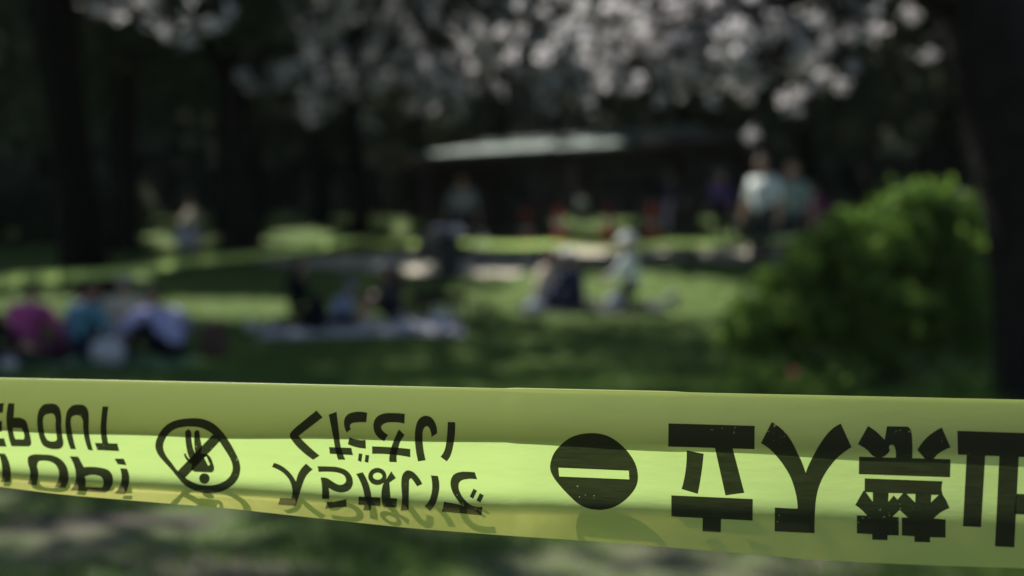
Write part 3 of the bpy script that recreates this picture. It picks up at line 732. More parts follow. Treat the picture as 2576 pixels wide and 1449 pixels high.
    # head, tilted with the look
    ta = lean * .6 + look; rot = np.array([[1, 0, 0], [0, math.cos(ta), math.sin(ta)], [0, -math.sin(ta), math.cos(ta)]])
    def hshape(q):
        q = q.copy()
        if q[2] < 0: q[0] *= 1 + .28 * q[2]; q[1] = q[1] * (1 + .10 * q[2]) + .10 * (-q[2])
        return q
    mb.ball(head, (.076, .094, .116), 16, 10, 0, rot, hshape)
    def hp(x, y, z): return head + rot @ np.array([x, y, z])
    mb.ball(hp(0, .100, -.012), (.013, .018, .026), 8, 5, 0, rot)
    for s in (-1, 1):
        mb.ball(hp(s * .031, .083, .012), (.013, .010, .008), 8, 5, 4, rot); mb.ball(hp(s * .077, -.005, .0), (.012, .022, .034), 8, 5, 0, rot)
    mb.ball(hp(0, .090, -.062), (.024, .010, .008), 8, 5, 5, rot)
    # five fingers to each hand
    for s, S in ((-1, 'L'), (1, 'R')):
        w, q = J['wr' + S], J['palm' + S]; d = q - w; d /= np.linalg.norm(d); sd = np.cross(d, [0, 1, 0] if abs(d[1]) < .8 else [0, 0, 1]); sd /= np.linalg.norm(sd); cu = np.cross(sd, d)
        for k, ln in enumerate((.062, .074, .080, .070)):
            a = q + sd * (k - 1.5) * .018 - d * .01; mb.tube([a, a + d * ln * .55 + cu * .006, a + d * ln + cu * .022], [.0095, .0085, .006], 6, 0)
        a = w + d * .03 + sd * .03 * -s; mb.tube([a, a + d * .035 - sd * s * .022, a + d * .065 - sd * s * .026], [.011, .010, .007], 6, 0)
    b = mb.build('body', [M['skin'], M[shirt], M[trousers], M[shoes], M['eye'], M['lips']], t)
    # hair
    hm = MB()
    def hair_shape(q):
        q = q.copy()
        if q[1] > .25 and q[2] < .45: q[1] = .25 + (q[1] - .25) * .15
        return q
    hm.ball(hp(0, -.010, .012), (.088, .104, .124), 16, 8, 0, rot, hair_shape, 0, .62)
    if long_hair:
        hm.tube([hp(0, -.055, .03), hp(0, -.085, -.10), J['chest'] + np.array([0, -.12, .06]), J['chest'] + np.array([0, -.15, -.10])], [.075, .088, .085, .05], 10)
    hm.build('hair', M[hair], t)
    if hat:
        hh = MB()
        hh.ball(hp(0, -.005, .045), (.096, .110, .098), 18, 6, 0, rot, None, 0, .5)
        if hat == 'cap':
            hh.ball(hp(0, .125, .045), (.075, .085, .012), 14, 5, 0, rot)
        else:
            vs_ = []; n_ = 24
            for rr, zz in ((.92, .055), (1.55, .028), (1.55, .020), (.92, .045)):
                for k in range(n_): vs_.append(hp(.098 * rr * math.cos(2 * math.pi * k / n_), .112 * rr * math.sin(2 * math.pi * k / n_), zz))
            hh.add(vs_, [(j * n_ + k, j * n_ + (k + 1) % n_, ((j + 1) % 4) * n_ + (k + 1) % n_, ((j + 1) % 4) * n_ + k) for j in range(4) for k in range(n_)])
        hh.build('hat', M[hatmat], t)
    return t

G1, G2, G3, G4 = 'picnickers on the green mat at left', 'picnickers on the pale sheet in the middle', 'picnickers on the dark sheet right of centre', 'people along the path and under the shelter'
rt, lf = R(-90), R(90)      # facing the picture's right / left
def P_(cx, d, dz=0.02): return G(wx(cx, d), d, dz)
person('person in a magenta top with dark hair, seated at the left edge', P_(62, 16.7), R(-28), 'cross', 'magenta', 'plum', lean=.12, group=G1, bulk=1.3)
person('person in a teal top leaning forward, seated beside the magenta top', P_(185, 16.9), R(-42), 'cross', 'teal', 'navy', lean=.28, bulk=1.3, group=G1)
person('person in a grey hat and cream top sitting across from the lavender top', P_(310, 17.9), R(-150), 'knees', 'cream', 'beige', hat='brim', hatmat='grey', lean=.1, group=G1)
person('person in a lavender shirt hunched forward with dark trousers and black hair', P_(428, 16.8), R(48), 'knees', 'lavender', 'black', lean=.45, look=.1, group=G1, bulk=1.35)
person('person in black half cut off by the left edge', P_(-35, 15.9), R(-80), 'out', 'black', 'black', group=G1, lean=-.1)
person('person in black with long black hair kneeling on the pale sheet', P_(742, 19.9), R(-80), 'heels', 'black', 'black', long_hair=True, lean=.1, group=G2, scale=.86)
person('small child in a pale blue cap and top bending on the pale sheet', P_(838, 20.1), R(-65), 'cross', 'paleblue', 'navy', hat='cap', hatmat='paleblue', scale=.72, lean=.5, group=G2)
person('person in a grey hat with brown hair and bare legs sitting on the pale sheet', P_(992, 20.2), R(100), 'knees', 'charcoal', 'black', hair='hair_brown', hat='brim', hatmat='stone', bare_leg=True, long_hair=True, group=G2, lean=.12)
person('person in a beige top seated at the left of the dark sheet', P_(1368, 22.5), R(-60), 'knees', 'beige', 'palelav', hair='hair_brown', shoes='shoe', group=G3, lean=.1)
person('person in navy with a grey cap seated in the middle of the dark sheet', P_(1447, 22.3), R(60), 'cross', 'navy', 'navy', hat='cap', hatmat='palelav', group=G3, lean=.12)
person('person in a pale shirt and white sun hat kneeling upright on the dark sheet', P_(1588, 22.4), R(80), 'heels', 'white', 'charcoal', hat='brim', hatmat='white', shoes='shoe', group=G3, scale=1.06, lean=.06)
person('standing man in a sunlit white shirt behind the green bush', P_(1920, 20.8), R(125), 'stand', 'white', 'charcoal', bare_arm=True, bulk=1.05, scale=1.04, group=G4, hair='hair_brown')
person('standing person in a dark sage top close beside the man in the white shirt', P_(1990, 21.3), R(-165), 'stand', 'darksage', 'charcoal', bare_arm=True, scale=1.0, group=G4)
person('person in a plum top standing behind the person in the dark sage top', P_(2045, 24), R(10), 'stand', 'plum', 'black', group=G4)
person('standing person in a navy top and pale lavender skirt near the red cone', P_(1692, 38.6), R(150), 'stand', 'navy', 'palelav', group=G4)
person('standing person in a purple top and dark trousers', P_(1815, 36), R(170), 'stand', 'purple', 'black', group=G4)
person('standing person dressed in dark navy right of the purple top', P_(1862, 37), R(200), 'stand', 'navy', 'navy', group=G4)
person('person in a grey top standing in the shade under the shelter', P_(1163, 30.6), R(170), 'stand', 'grey', 'charcoal', group=G4)
person('person in a cream jacket kneeling far off left of the bough', P_(485, 37), R(120), 'heels', 'cream', 'charcoal', group=G4)
person('small child in white standing on the far sunlit lawn behind the railing', P_(1465, 47), R(140), 'stand', 'white', 'grey', group=G4, scale=.58)
person('small child in a white top standing at the edge of the path', P_(1212, 27.4), R(190), 'stand', 'white', 'navy', scale=.45, group=G4, hat='cap', hatmat='white')

# ------------------------------------------------------------------ picnic things
def sheet(label, cx, d, w, dep, mat, rz=0.0, name='picnic_sheet'):
    x0 = wx(cx, d); mb = MB(); nx_, ny_ = 26, 20; o = np.array(G(x0, d))
    t = None
    for lay in (.018, .006):
        for j in range(ny_ + 1):
            for i in range(nx_ + 1):
                a, b = (i / nx_ - .5) * w, (j / ny_ - .5) * dep
                x = x0 + a * math.cos(rz) - b * math.sin(rz); y = d + a * math.sin(rz) + b * math.cos(rz)
                mb.v.append(tuple(np.array([x, y, float(gz(x, y)) + lay + .006 * math.sin(9 * a + 3 * b) * math.sin(7 * b)]) - o))
    k = (nx_ + 1) * (ny_ + 1)
    for j in range(ny_):
        for i in range(nx_):
            q = (j * (nx_ + 1) + i, j * (nx_ + 1) + i + 1, (j + 1) * (nx_ + 1) + i + 1, (j + 1) * (nx_ + 1) + i)
            mb.f.append(q); mb.m.append(0); mb.f.append(tuple(r_ + k for r_ in reversed(q))); mb.m.append(0)
    ob = mb.build(name, M[mat]); ob.location = o
    return tag(ob, label, 'picnic sheet', 'picnic sheets spread on the lawn')
sheet('green picnic mat under the group at left', 200, 16.6, 2.7, 1.9, 'mat_green', .05)
sheet('pale lavender picnic sheet under the middle group', 915, 20.0, 2.75, 2.0, 'sheet_lav', .08)
sheet('dark grey picnic sheet under the right-hand group', 1490, 22.4, 2.3, 1.7, 'charcoal', -.04)

def tote(label, cx, d, s=1.0, rz=.3, mat='bag_white', hgt=.30):
    t = thing('carrier_bag', label, 'bag', P_(cx, d, .022), rz, 'bags lying about the picnics'); t.scale = (s,) * 3
    mb = MB()
    def shp(q): return np.array([np.sign(q[0]) * abs(q[0]) ** .6, np.sign(q[1]) * abs(q[1]) ** .7, q[2] * (1 + .12 * math.sin(5 * q[0]))])
    mb.ball((0, 0, hgt * .5), (.19, .11, hgt * .5), 16, 10, 0, None, shp); mb.build('sack', M[mat], t)
    for sy in (-.05, .05):
        mb = MB(); mb.tube([(.09 * math.cos(a), sy, hgt * .93 + .13 * math.sin(a)) for a in np.linspace(math.pi, 0, 9)], .009, 6); mb.build('handle', M[mat], t)
tote('white carrier bag in front of the teal top', 272, 16.0, 1.0, .2)
tote('white bag standing at the right end of the pale sheet', 1105, 19.6, .8, .5)
tote('white bag lying by the bare legs on the pale sheet', 1010, 19.4, .85, 1.1, hgt=.16)
tote('pale bag on the lap side of the beige top', 1345, 21.8, .75, .4, 'palelav', .22)
tote('white bag beside the kneeling white hat', 1545, 22.0, .8, .7)
tote('tan paper bag between the navy person and the white hat', 1485, 22.1, .6, .3, 'beige', .3)
tote('white bag on the shaded far lawn beneath the person in the cream jacket', 472, 32.6, 1.7, .0)
tote('small white bag at the lower left edge of the green mat', 22, 15.4, .5, .8, hgt=.25)
tote('grey bundle lying on the grass left of the pale sheet', 632, 19.2, .6, .5, 'stone', .3)
tote('pale bag right of the dark sheet', 1692, 22.3, .6, .2, 'stone', .34)

def backpack(label, cx, d, rz, mat):
    t = thing('backpack', label, 'backpack', P_(cx, d, .0), rz, 'backpacks by the picnics')
    def shp(q): return np.sign(q) * np.abs(q) ** np.array([.55, .6, .7])
    mb = MB(); mb.ball((0, 0, .22), (.17, .11, .23), 16, 10, 0, None, shp); mb.build('pack', M[mat], t)
    mb = MB(); mb.ball((0, -.11, .15), (.12, .05, .11), 14, 8, 0, None, shp); mb.build('pocket', M[mat], t)
    for s in (-.08, .08):
        mb = MB(); mb.tube([(s, .09, .42), (s * 1.2, .17, .33), (s * 1.2, .17, .18), (s, .10, .06)], .016, 6); mb.build('strap', M['black'], t)
    mb = MB(); mb.tube([(.04 * math.cos(a), .03, .44 + .05 * math.sin(a)) for a in np.linspace(math.pi, 0, 7)], .009, 6); mb.build('handle', M['black'], t)
backpack('dark brown backpack on the grass right of the lavender shirt', 537, 17.1, .3, 'brown')
backpack('black backpack between the child and the person in black', 795, 19.6, -.2, 'black')

def stroller(cx, d, rz):
    t = thing('baby_stroller', 'baby stroller with a grey hood and black frame behind the pale sheet', 'stroller', P_(cx, d, .01), rz); t.scale = (1.25,) * 3
    fr = M['metal_dark']
    for s in (-.23, .23):
        mb = MB(); mb.tube([(s, .38, .12), (s, .02, .55), (s, -.42, 1.02)], .014, 8); mb.build('frame', fr, t)
        mb = MB(); mb.tube([(s, -.36, .12), (s, -.02, .52), (s, .14, .62)], .014, 8); mb.build('frame', fr, t)
    mb = MB(); mb.tube([(-.23, -.42, 1.02), (0, -.46, 1.05), (.23, -.42, 1.02)], .018, 8); mb.build('push_handle', M['rubber'], t)
    mb = MB(); mb.box((0, .10, .50), (.40, .36, .07)); mb.build('seat', M['black'], t, False)
    mb = MB(); mb.box((0, -.12, .72), (.40, .08, .48)); mb.build('backrest', M['charcoal'], t, False)
    mb = MB(); mb.box((0, .02, .24), (.38, .46, .14), taper=1.1); mb.build('basket', M['black'], t, False)
    mb = MB(); vs = []; nu, nv = 12, 10
    for k in range(2):
        for i in range(nv + 1):
            a = R(20 + 115 * i / nv)
            for j in range(nu + 1):
                x = -.23 + .46 * j / nu; r_ = (.36 - .012 * k) * (1 - .10 * abs(x / .23) ** 4)
                vs.append((x * (1 - .03 * k), -.10 + r_ * math.cos(a), .74 + r_ * math.sin(a)))
    w = nu + 1; K = (nv + 1) * w
    fs = [(i * w + j, i * w + j + 1, (i + 1) * w + j + 1, (i + 1) * w + j) for i in range(nv) for j in range(nu)]
    mb.add(vs, fs + [tuple(q + K for q in reversed(f)) for f in fs]); mb.build('hood', M['hood'], t)
    for x in (-.24, .24):
        for y in (.38, -.36):
            w_ = MB(); pts = [(x, y + .105 * math.cos(a), .115 + .105 * math.sin(a)) for a in np.linspace(0, 2 * math.pi, 19)]
            w_.tube(pts, .016, 6, cap=False); wo_ = w_.build('wheel', M['rubber'], t)
            h = MB(); h.tube([(x - .02, y, .115), (x + .02, y, .115)], .03, 8)
            for k in range(5): a = 2 * math.pi * k / 5; h.tube([(x, y, .115), (x, y + .1 * math.cos(a), .115 + .1 * math.sin(a))], .007, 5)
            h.build('hub', M['grey'], wo_)
stroller(1108, 20.9, R(62))

# ------------------------------------------------------------------ distant barrier tapes
def ribbon(label, pts, n=60, w=.095, tw=0.2):
    pts = np.array(pts); o = pts[0].copy(); o[2] = gz(o[0], o[1])
    s = np.linspace(0, len(pts) - 1, n); C = np.stack([np.interp(s, range(len(pts)), pts[:, k]) for k in range(3)], -1)
    C[:, 2] -= .05 * np.sin(np.pi * (s % 1.0))
    mb = MB()
    for i, c in enumerate(C):
        tg = C[min(i + 1, n - 1)] - C[max(i - 1, 0)]; tg /= np.linalg.norm(tg); side = np.cross(tg, [0, 0, 1]); side /= np.linalg.norm(side)
        a = tw * math.sin(i * .37) ; u = np.array([0, 0, 1]) * math.cos(a) + side * math.sin(a)
        mb.v += [tuple(c + u * w / 2 - o), tuple(c - o + side * .006), tuple(c - u * w / 2 - o)]
    for i in range(n - 1):
        for k in (0, 1): mb.f.append((i * 3 + k, i * 3 + k + 1, i * 3 + k + 4, i * 3 + k + 3)); mb.m.append(0)
    ob = mb.build('barrier_tape', M['film']); ob.location = o
    return tag(ob, label, 'barrier tape', 'barrier tapes strung round the picnic lawn')
st = thing('stake', 'thin dark stake holding up the corner of the distant barrier tape', 'stake', G(wx(893, 24.2), 24.2, -.1))
mb = MB(); mb.tube([(0, 0, 0), (0, 0, 1.15)], .016, 8); mb.build('rod', M['metal_dark'], st)
ribbon('distant yellow barrier tape running from the left edge to the thin stake', [at(-420, 735, 11.8), at(60, 697, 14), at(480, 655, 18.5), at(893, 603, 24.2)])
ribbon('distant yellow barrier tape running right from the thin stake past the standing man', [at(893, 603, 24.2), at(1140, 606, 24.2), at(1400, 612, 23.8), at(1700, 610, 22), at(2020, 596, 20.2), at(2600, 560, 13)])

# ------------------------------------------------------------------ the near barrier tape
AX, AY, BX, BY = -.288, .80, .241, .67          # where the tape crosses the picture's left and right edges
AL = math.hypot(BX - AX, BY - AY); DX, DY = (BX - AX) / AL, (BY - AY) / AL
NX, NY = DY, -DX                                  # towards the camera
if NY > 0: NX, NY = -NX, -NY
_cx = np.array([0, 330, 645, 1289, 1930, 2576.]); _top = np.array([953, 960, 967, 980.5, 995, 1009.]); _bot = np.array([1225, 1254, 1288, 1348, 1396, 1436.])
ss = np.linspace(0, 1, 60); sxw = AX + (BX - AX) * ss; syw = AY + (BY - AY) * ss; scx = 1288 + F * sxw / syw
ptop = np.polyfit(ss, HC + (YH - np.interp(scx, _cx, _top)) / F * syw, 2)
pbot = np.polyfit(ss, np.interp(scx, _cx, _bot), 3)
def ext(p, s):
    sc = np.clip(s, 0, 1); d = np.polyder(p); return np.polyval(p, sc) + np.polyval(d, sc) * (s - sc)
s_in = np.linspace(-.02, 1.02, 261); s_all = np.concatenate([np.linspace(-3.2, -.04, 60), s_in, np.linspace(1.04, 3.4, 44)])
T = np.linspace(0, 1, 81)
def profile(s):
    lip = np.interp(s, [-.5, 0, .15, .35, .55, .72, .9, 1.1], [76, 75, 73, 69, 63, 50, 35, 32])
    t0 = np.interp(s, [0, .3, .6, 1], [.68, .64, .60, .58]); t1 = np.interp(s, [0, .3, .6, 1], [.90, .86, .81, .77])
    ln = np.interp(s, [0, .55, .8, 1.05], [20, 18, 6, -7])
    tp = np.interp(s, [0, .5, .8, 1.05], [4, 6, 14, 22])
    th = tp - (ln - 4 + tp) * sstep(.05, .42, T) + (lip + ln - 4) * sstep(t0, t1, T)
    th = np.radians(th); dt = T[1] - T[0]
    o = np.concatenate([[0], np.cumsum((np.sin(th[1:]) + np.sin(th[:-1])) / 2 * dt)])
    z = np.concatenate([[0], np.cumsum((np.cos(th[1:]) + np.cos(th[:-1])) / 2 * dt)])
    return o, z
S3 = np.zeros((len(s_all), len(T), 3))
KS = []
for i, s in enumerate(s_all):
    x, y = AX + (BX - AX) * s, AY + (BY - AY) * s; zt = float(ext(ptop, s)); o, z = profile(min(max(s, -.5), 1.1))
    sc = min(max(s, 0), 1); yc = AY + (BY - AY) * sc; ztc = float(ext(ptop, sc)); yb = np.polyval(pbot, sc)
    lo, hi = .02, .2
    for _ in range(40):
        k = (lo + hi) / 2; py = YH + F * (HC - (ztc - k * z[-1])) / (yc + k * o[-1] * NY)
        if py < yb: lo = k
        else: hi = k
    KS.append(k)
    wv = .0004 * np.sin(s * 23) * T + .0003 * np.sin(s * 51 + 4 * T) * T
    # small creases in the film near the top edge
    for sc0, am, wd in ((.045, .0004, .006), (.115, .0005, .006), (.54, .0003, .006), (.40, .0002, .012)):
        wv = wv + am * np.exp(-((s - sc0 + .05 * T) / wd) ** 2) * np.exp(-((T - .03) / .06) ** 2) * np.clip(T / .03, 0, 1)
    ok = k * o + wv
    S3[i, :, 0] = x + NX * ok; S3[i, :, 1] = y + NY * ok; S3[i, :, 2] = zt - k * z
    S3[i, :, 2] -= .0006 * np.sin(s * 17) * T ** 3
KS = np.array(KS)
tape = thing('barrier_tape', 'translucent yellow barrier tape with black upside-down lettering stretched across the front', 'barrier tape', (0, .74, .9), 0, 'barrier tapes strung round the picnic lawn')
TO = np.array([0, .74, .9])
# film: back flap, rolled top fold, body
rows, flaps = [], []
FL, FN, rf = .0262, 22, .0006
for i, s in enumerate(s_all):
    p0 = S3[i, 0]; nv = np.array([NX, NY, 0]); rf = .0006 + .0004 * float(sstep(.535, .548, s) * (1 - sstep(.69, .715, s)))
    fl = FL * (1 + .035 * math.sin(s * 9) + .015 * math.sin(s * 31)) * np.interp(s, [0, .5, 1], [1.06, 1.0, .97])
    d0 = S3[max(i - 6, 0):i + 7, 4].mean(0) - S3[max(i - 6, 0):i + 7, 0].mean(0); d0 /= np.linalg.norm(d0)
    roll = [p0 + np.array([0, 0, rf * math.sin(math.pi * k / 7)]) - nv * (rf + rf * math.cos(math.pi * k / 7)) for k in range(0, 7)]
    flap = []
    for k in range(FN):
        q = 1 - k / (FN - 1); tq = min(fl * q / KS[i], 1) * (len(T) - 1); jq = int(tq); pb_ = S3[i, jq] * (1 - tq + jq) + S3[i, jq + 1] * (tq - jq); flap.append(pb_ - nv * (2 * rf * (1 - .5 * q) + .0004 + .0150 * q * (1 - q) * (.75 + .5 * q) + .0008 * q))
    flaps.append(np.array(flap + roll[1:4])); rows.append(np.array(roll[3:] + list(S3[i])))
def strip(name, rows, mat):
    V_ = np.array(rows); nr = V_.shape[1]; mb = MB(); mb.v = list(map(tuple, (V_ - TO).reshape(-1, 3)))
    mb.f = [(i * nr + j, (i + 1) * nr + j, (i + 1) * nr + j + 1, i * nr + j + 1) for i in range(len(rows) - 1) for j in range(nr - 1)]; mb.m = [0] * len(mb.f)
    return mb.build(name, mat, tape)
strip('film', rows, M['film'])
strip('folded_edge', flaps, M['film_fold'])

# print on the film: outlines are measured in the photo and carried onto the film's own (length, height) coordinates
PXc, PYc = to_px(S3)
def surf_inv(X4, Y4):
    cx, cy = X4 / 4095 * 2576, Y4 / 4095 * 2576
    s = np.interp(cx, PXc[:, 20], s_all)
    for _ in range(8):
        i = np.clip(np.searchsorted(s_all, s) - 1, 0, len(s_all) - 2); f = (s - s_all[i]) / (s_all[i + 1] - s_all[i])
        ycol = PYc[i] * (1 - f) + PYc[i + 1] * f; xcol = PXc[i] * (1 - f) + PXc[i + 1] * f
        t = np.interp(cy, ycol, T); xx = np.interp(t, T, xcol); s = s + (cx - xx) / 2576 * .98
    return s, t
def surf(s, t):
    i = int(np.clip(np.searchsorted(s_all, s) - 1, 0, len(s_all) - 2)); f = (s - s_all[i]) / (s_all[i + 1] - s_all[i])
    g = np.clip(t, 0, 1) * (len(T) - 1); j = int(min(g, len(T) - 2)); g -= j
    a = S3[i, j] * (1 - f) + S3[i + 1, j] * f; b = S3[i, j + 1] * (1 - f) + S3[i + 1, j + 1] * f
    p = a * (1 - g) + b * g; dv = (b - a); du = S3[i + 1, j] - S3[i, j]
    n = np.cross(du, dv); n /= np.linalg.norm(n)
    if n @ np.array([NX, NY, .2]) < 0: n = -n
    return p, n
ZM = {'A': (0, 1480, .5688), 'B': (1000, 1500, .55497), 'C': (2050, 1500, .55497), 'D': (3045, 1500, .55497)}
def dens(pts, closed=True, smooth=False):
    P = np.array(pts, float)
    if smooth:      # closed Catmull-Rom through the points
        n = len(P); out = []
        for i in range(n):
            p0, p1, p2, p3 = P[i - 1], P[i], P[(i + 1) % n], P[(i + 2) % n]
            for k in range(4):
                t = k / 4; out.append(.5 * ((2 * p1) + (-p0 + p2) * t + (2 * p0 - 5 * p1 + 4 * p2 - p3) * t * t + (-p0 + 3 * p1 - 3 * p2 + p3) * t ** 3))
        return np.array(out)
    # corners stay sharp, gentle bends become curves
    out = []; n = len(P); tan = [None] * n
    for i in range(n):
        u, v = P[i] - P[i - 1], P[(i + 1) % n] - P[i]; lu, lv = np.linalg.norm(u), np.linalg.norm(v)
        if u @ v / (lu * lv) > .60 and max(lu, lv) < 4 * min(lu, lv): w = u / lu + v / lv; tan[i] = w / np.linalg.norm(w)
    for i in range(n):
        a, b = P[i], P[(i + 1) % n]; L = np.linalg.norm(b - a); d = (b - a) / L
        ta, tb = tan[i], tan[(i + 1) % n]; cur = ta is not None or tb is not None
        if ta is None: ta = d if tb is None else 2 * (d @ tb) * d - tb
        if tb is None: tb = 2 * (d @ ta) * d - ta
        m = max(1, int(L / 45)) if not cur else max(3, int(L / 14))
        for k in range(m):
            t = k / m; out.append((2 * t ** 3 - 3 * t * t + 1) * a + (t ** 3 - 2 * t * t + t) * L * ta + (3 * t * t - 2 * t ** 3) * b + (t ** 3 - t * t) * L * tb)
    return np.array(out)
piece_no = [0]
def glyph(name, zone, polys):
    """polys: list of (outline, [holes], smooth) in measured coordinates -> one mesh lying on the film"""
    ox, oy, sc = ZM[zone]; bm = bmesh.new(); lay = []
    for pi, item in enumerate(polys):
        out_, holes, sm = (item + ((),) * 3)[:3] if isinstance(item, tuple) else (item, (), False)
        loops = []
        for q, h in [(out_, False)] + [(h, True) for h in (holes or ())]:
            D_ = dens(q, smooth=bool(sm)); st = [surf_inv(ox + a * sc, oy + b * sc) for a, b in D_]
            loops.append([Vector((a, b * .2, 0)) for a, b in st])
        flat = [v for l in loops for v in l]
        tri = tessellate_polygon(loops)
        sub = bmesh.new(); vv = [sub.verts.new(v) for v in flat]
        for tr in tri:
            try: sub.faces.new([vv[k] for k in tr])
            except ValueError: pass
        for tt in np.linspace(.02, .98, 42):
            bmesh.ops.bisect_plane(sub, geom=sub.verts[:] + sub.edges[:] + sub.faces[:], plane_co=(0, tt * .2, 0), plane_no=(0, 1, 0))
        s0, s1 = min(v.x for v in flat), max(v.x for v in flat)
        for q in np.arange(math.ceil(s0 / .008) * .008, s1, .008):
            bmesh.ops.bisect_plane(sub, geom=sub.verts[:] + sub.edges[:] + sub.faces[:], plane_co=(q, 0, 0), plane_no=(1, 0, 0))
        off = .00010 + .00002 * (pi % 8)
        base = {}
        for v in sub.verts:
            p, n = surf(v.co.x, v.co.y / .2); base[v] = bm.verts.new(Vector(p + n * off - TO))
        for f in sub.faces:
            try: bm.faces.new([base[v] for v in f.verts])
            except ValueError: pass
        sub.free()
    me = bpy.data.meshes.new(name); bm.to_mesh(me); bm.free(); me.materials.append(M['ink'])
    return link(name, me, tape)
def circ(cx, cy, rx, ry, n=24): return [(cx + rx * math.cos(2 * math.pi * k / n), cy + ry * math.sin(2 * math.pi * k / n)) for k in range(n)]
CH, SY = 'printed_character', 'printed_symbol'
# large characters
glyph(CH, 'C', [[(1124, 348), (1745, 366), (1743, 534), (1121, 515)], [(1254, 542), (1377, 567), (1362, 700), (1335, 856), (1218, 821), (1238, 740), (1252, 640)],
                [(1457, 520), (1585, 525), (1670, 848), (1534, 867)], [(1144, 866), (1731, 893), (1730, 1050), (1144, 1020)], [(1370, 1025), (1502, 1030), (1500, 1134), (1368, 1126)]])
glyph(CH, 'D', [[(-4, 490), (75, 339), (130, 375), (185, 430), (225, 490), (260, 560), (295, 635), (319, 705), (340, 650), (375, 580), (420, 500), (470, 430), (520, 380), (572, 350), (650, 520), (590, 560), (530, 615), (475, 685), (435, 755), (410, 820), (395, 890), (388, 960), (383, 1140), (95, 1126), (97, 955), (261, 963), (255, 890), (235, 805), (205, 725), (160, 650), (110, 585), (55, 530)]])
glyph(CH, 'D', [[(695, 498), (768, 367), (825, 405), (868, 445), (888, 465), (905, 369), (1045, 371), (1070, 385), (1082, 420), (1087, 480), (1088, 600), (968, 595), (966, 540), (955, 510), (940, 502), (925, 508), (920, 520), (926, 540), (875, 590), (812, 587), (760, 538)],
                [(1124, 540), (1160, 485), (1215, 430), (1300, 378), (1363, 521), (1310, 545), (1265, 575), (1235, 606), (1183, 604), (1150, 570)],
                [(704, 588), (1363, 606), (1360, 737), (702, 714)],
                ([(745, 744), (1307, 765), (1303, 852), (1330, 900), (1356, 960), (1300, 985), (1243, 1034), (1328, 1041), (1327, 1173), (1216, 1169), (1215, 1207), (1102, 1203), (1103, 1163), (1012, 1157), (1012, 1027), (1056, 1027), (996, 973), (945, 1021), (990, 1025), (990, 1157), (909, 1155), (909, 1191), (798, 1187), (798, 1148), (688, 1142), (688, 1012), (762, 1014), (720, 970), (676, 937), (737, 831), (743, 836)],
                 [[(752, 843), (803, 845), (803, 913)], [(917, 850), (1020, 852), (981, 897), (953, 868), (914, 915)], [(1046, 856), (1110, 857), (1108, 918)], [(1225, 863), (1278, 864), (1222, 917)]], False)])
glyph(CH, 'D', [[(1412, 402), (2130, 425), (2130, 600), (1416, 573)], [(1479, 572), (1613, 577), (1583, 1097), (1452, 1090)], [(1715, 577), (1855, 582), (1822, 1242), (1683, 1235)], [(1838, 855), (2080, 865), (2080, 1010), (1820, 1003)]])
glyph(SY, 'C', [([(563, 418), (640, 425), (710, 450), (780, 500), (840, 565), (885, 640), (903, 720), (895, 790), (860, 850), (800, 910), (730, 952), (660, 970), (610, 972), (540, 960), (470, 925), (400, 860), (340, 795), (295, 735), (272, 680), (275, 625), (300, 560), (350, 500), (410, 455), (480, 428)], [], True)]) if False else \
glyph(SY, 'C', [([tuple(q) for q in dens([(563, 418), (640, 425), (710, 450), (780, 500), (840, 565), (885, 640), (903, 720), (895, 790), (860, 850), (800, 910), (730, 952), (660, 970), (610, 972), (540, 960), (470, 925), (400, 860), (340, 795), (295, 735), (272, 680), (275, 625), (300, 560), (350, 500), (410, 455), (480, 428)], smooth=True)],
                 [[(330, 667), (838, 689), (841, 751), (336, 730)]], False)])
# two rows of small characters
B = 'B'
glyph(CH, B, [[(480, 255), (523, 305), (350, 438), (420, 510), (502, 580), (455, 610), (370, 545), (310, 480), (287, 440), (290, 420), (310, 395), (380, 335)]])
glyph(CH, B, [[(567, 285), (624, 264), (640, 400), (655, 520), (688, 610), (635, 610), (620, 560), (600, 450)], [(570, 518), (730, 524), (742, 577), (575, 567)],
              [(845, 272), (838, 340), (765, 342), (730, 350), (720, 368), (728, 388), (697, 414), (680, 370), (678, 330), (692, 295), (725, 273)], [(718, 447), (770, 465), (833, 467), (836, 529), (775, 522), (705, 498)],
              [(785, 563), (811, 567), (803, 626), (777, 615)], [(833, 573), (860, 577), (853, 631), (826, 625)]])
glyph(CH, B, [[(1116, 280), (1113, 350), (1010, 340), (965, 350), (943, 375), (960, 405), (995, 430), (967, 476), (915, 440), (892, 395), (892, 340), (915, 300), (960, 278), (1020, 273)],
              [(1073, 390), (1114, 432), (1085, 475), (1070, 520), (1058, 570), (1058, 628), (1004, 625), (1005, 580), (1022, 510), (1045, 450)], [(880, 513), (1000, 518), (1155, 532), (1156, 592), (1020, 572), (880, 567)]])
glyph(CH, B, [[(1266, 613), (1211, 622), (1195, 540), (1188, 450), (1195, 370), (1215, 320), (1245, 297), (1275, 293), (1305, 305), (1335, 345), (1349, 420), (1307, 446), (1298, 395), (1285, 373), (1268, 368), (1250, 390), (1243, 440), (1248, 520)],
              [(1425, 337), (1479, 340), (1475, 440), (1462, 520), (1445, 580), (1418, 622), (1373, 588), (1400, 545), (1415, 480), (1422, 400)]])
glyph(CH, B, [[(158, 662), (172, 632), (230, 655), (285, 700), (332, 768), (350, 705), (380, 660), (405, 638), (453, 680), (410, 720), (385, 770), (365, 830), (350, 880), (328, 943), (200, 934), (217, 886), (295, 890), (305, 850), (300, 800), (280, 750), (240, 705), (200, 680)]])
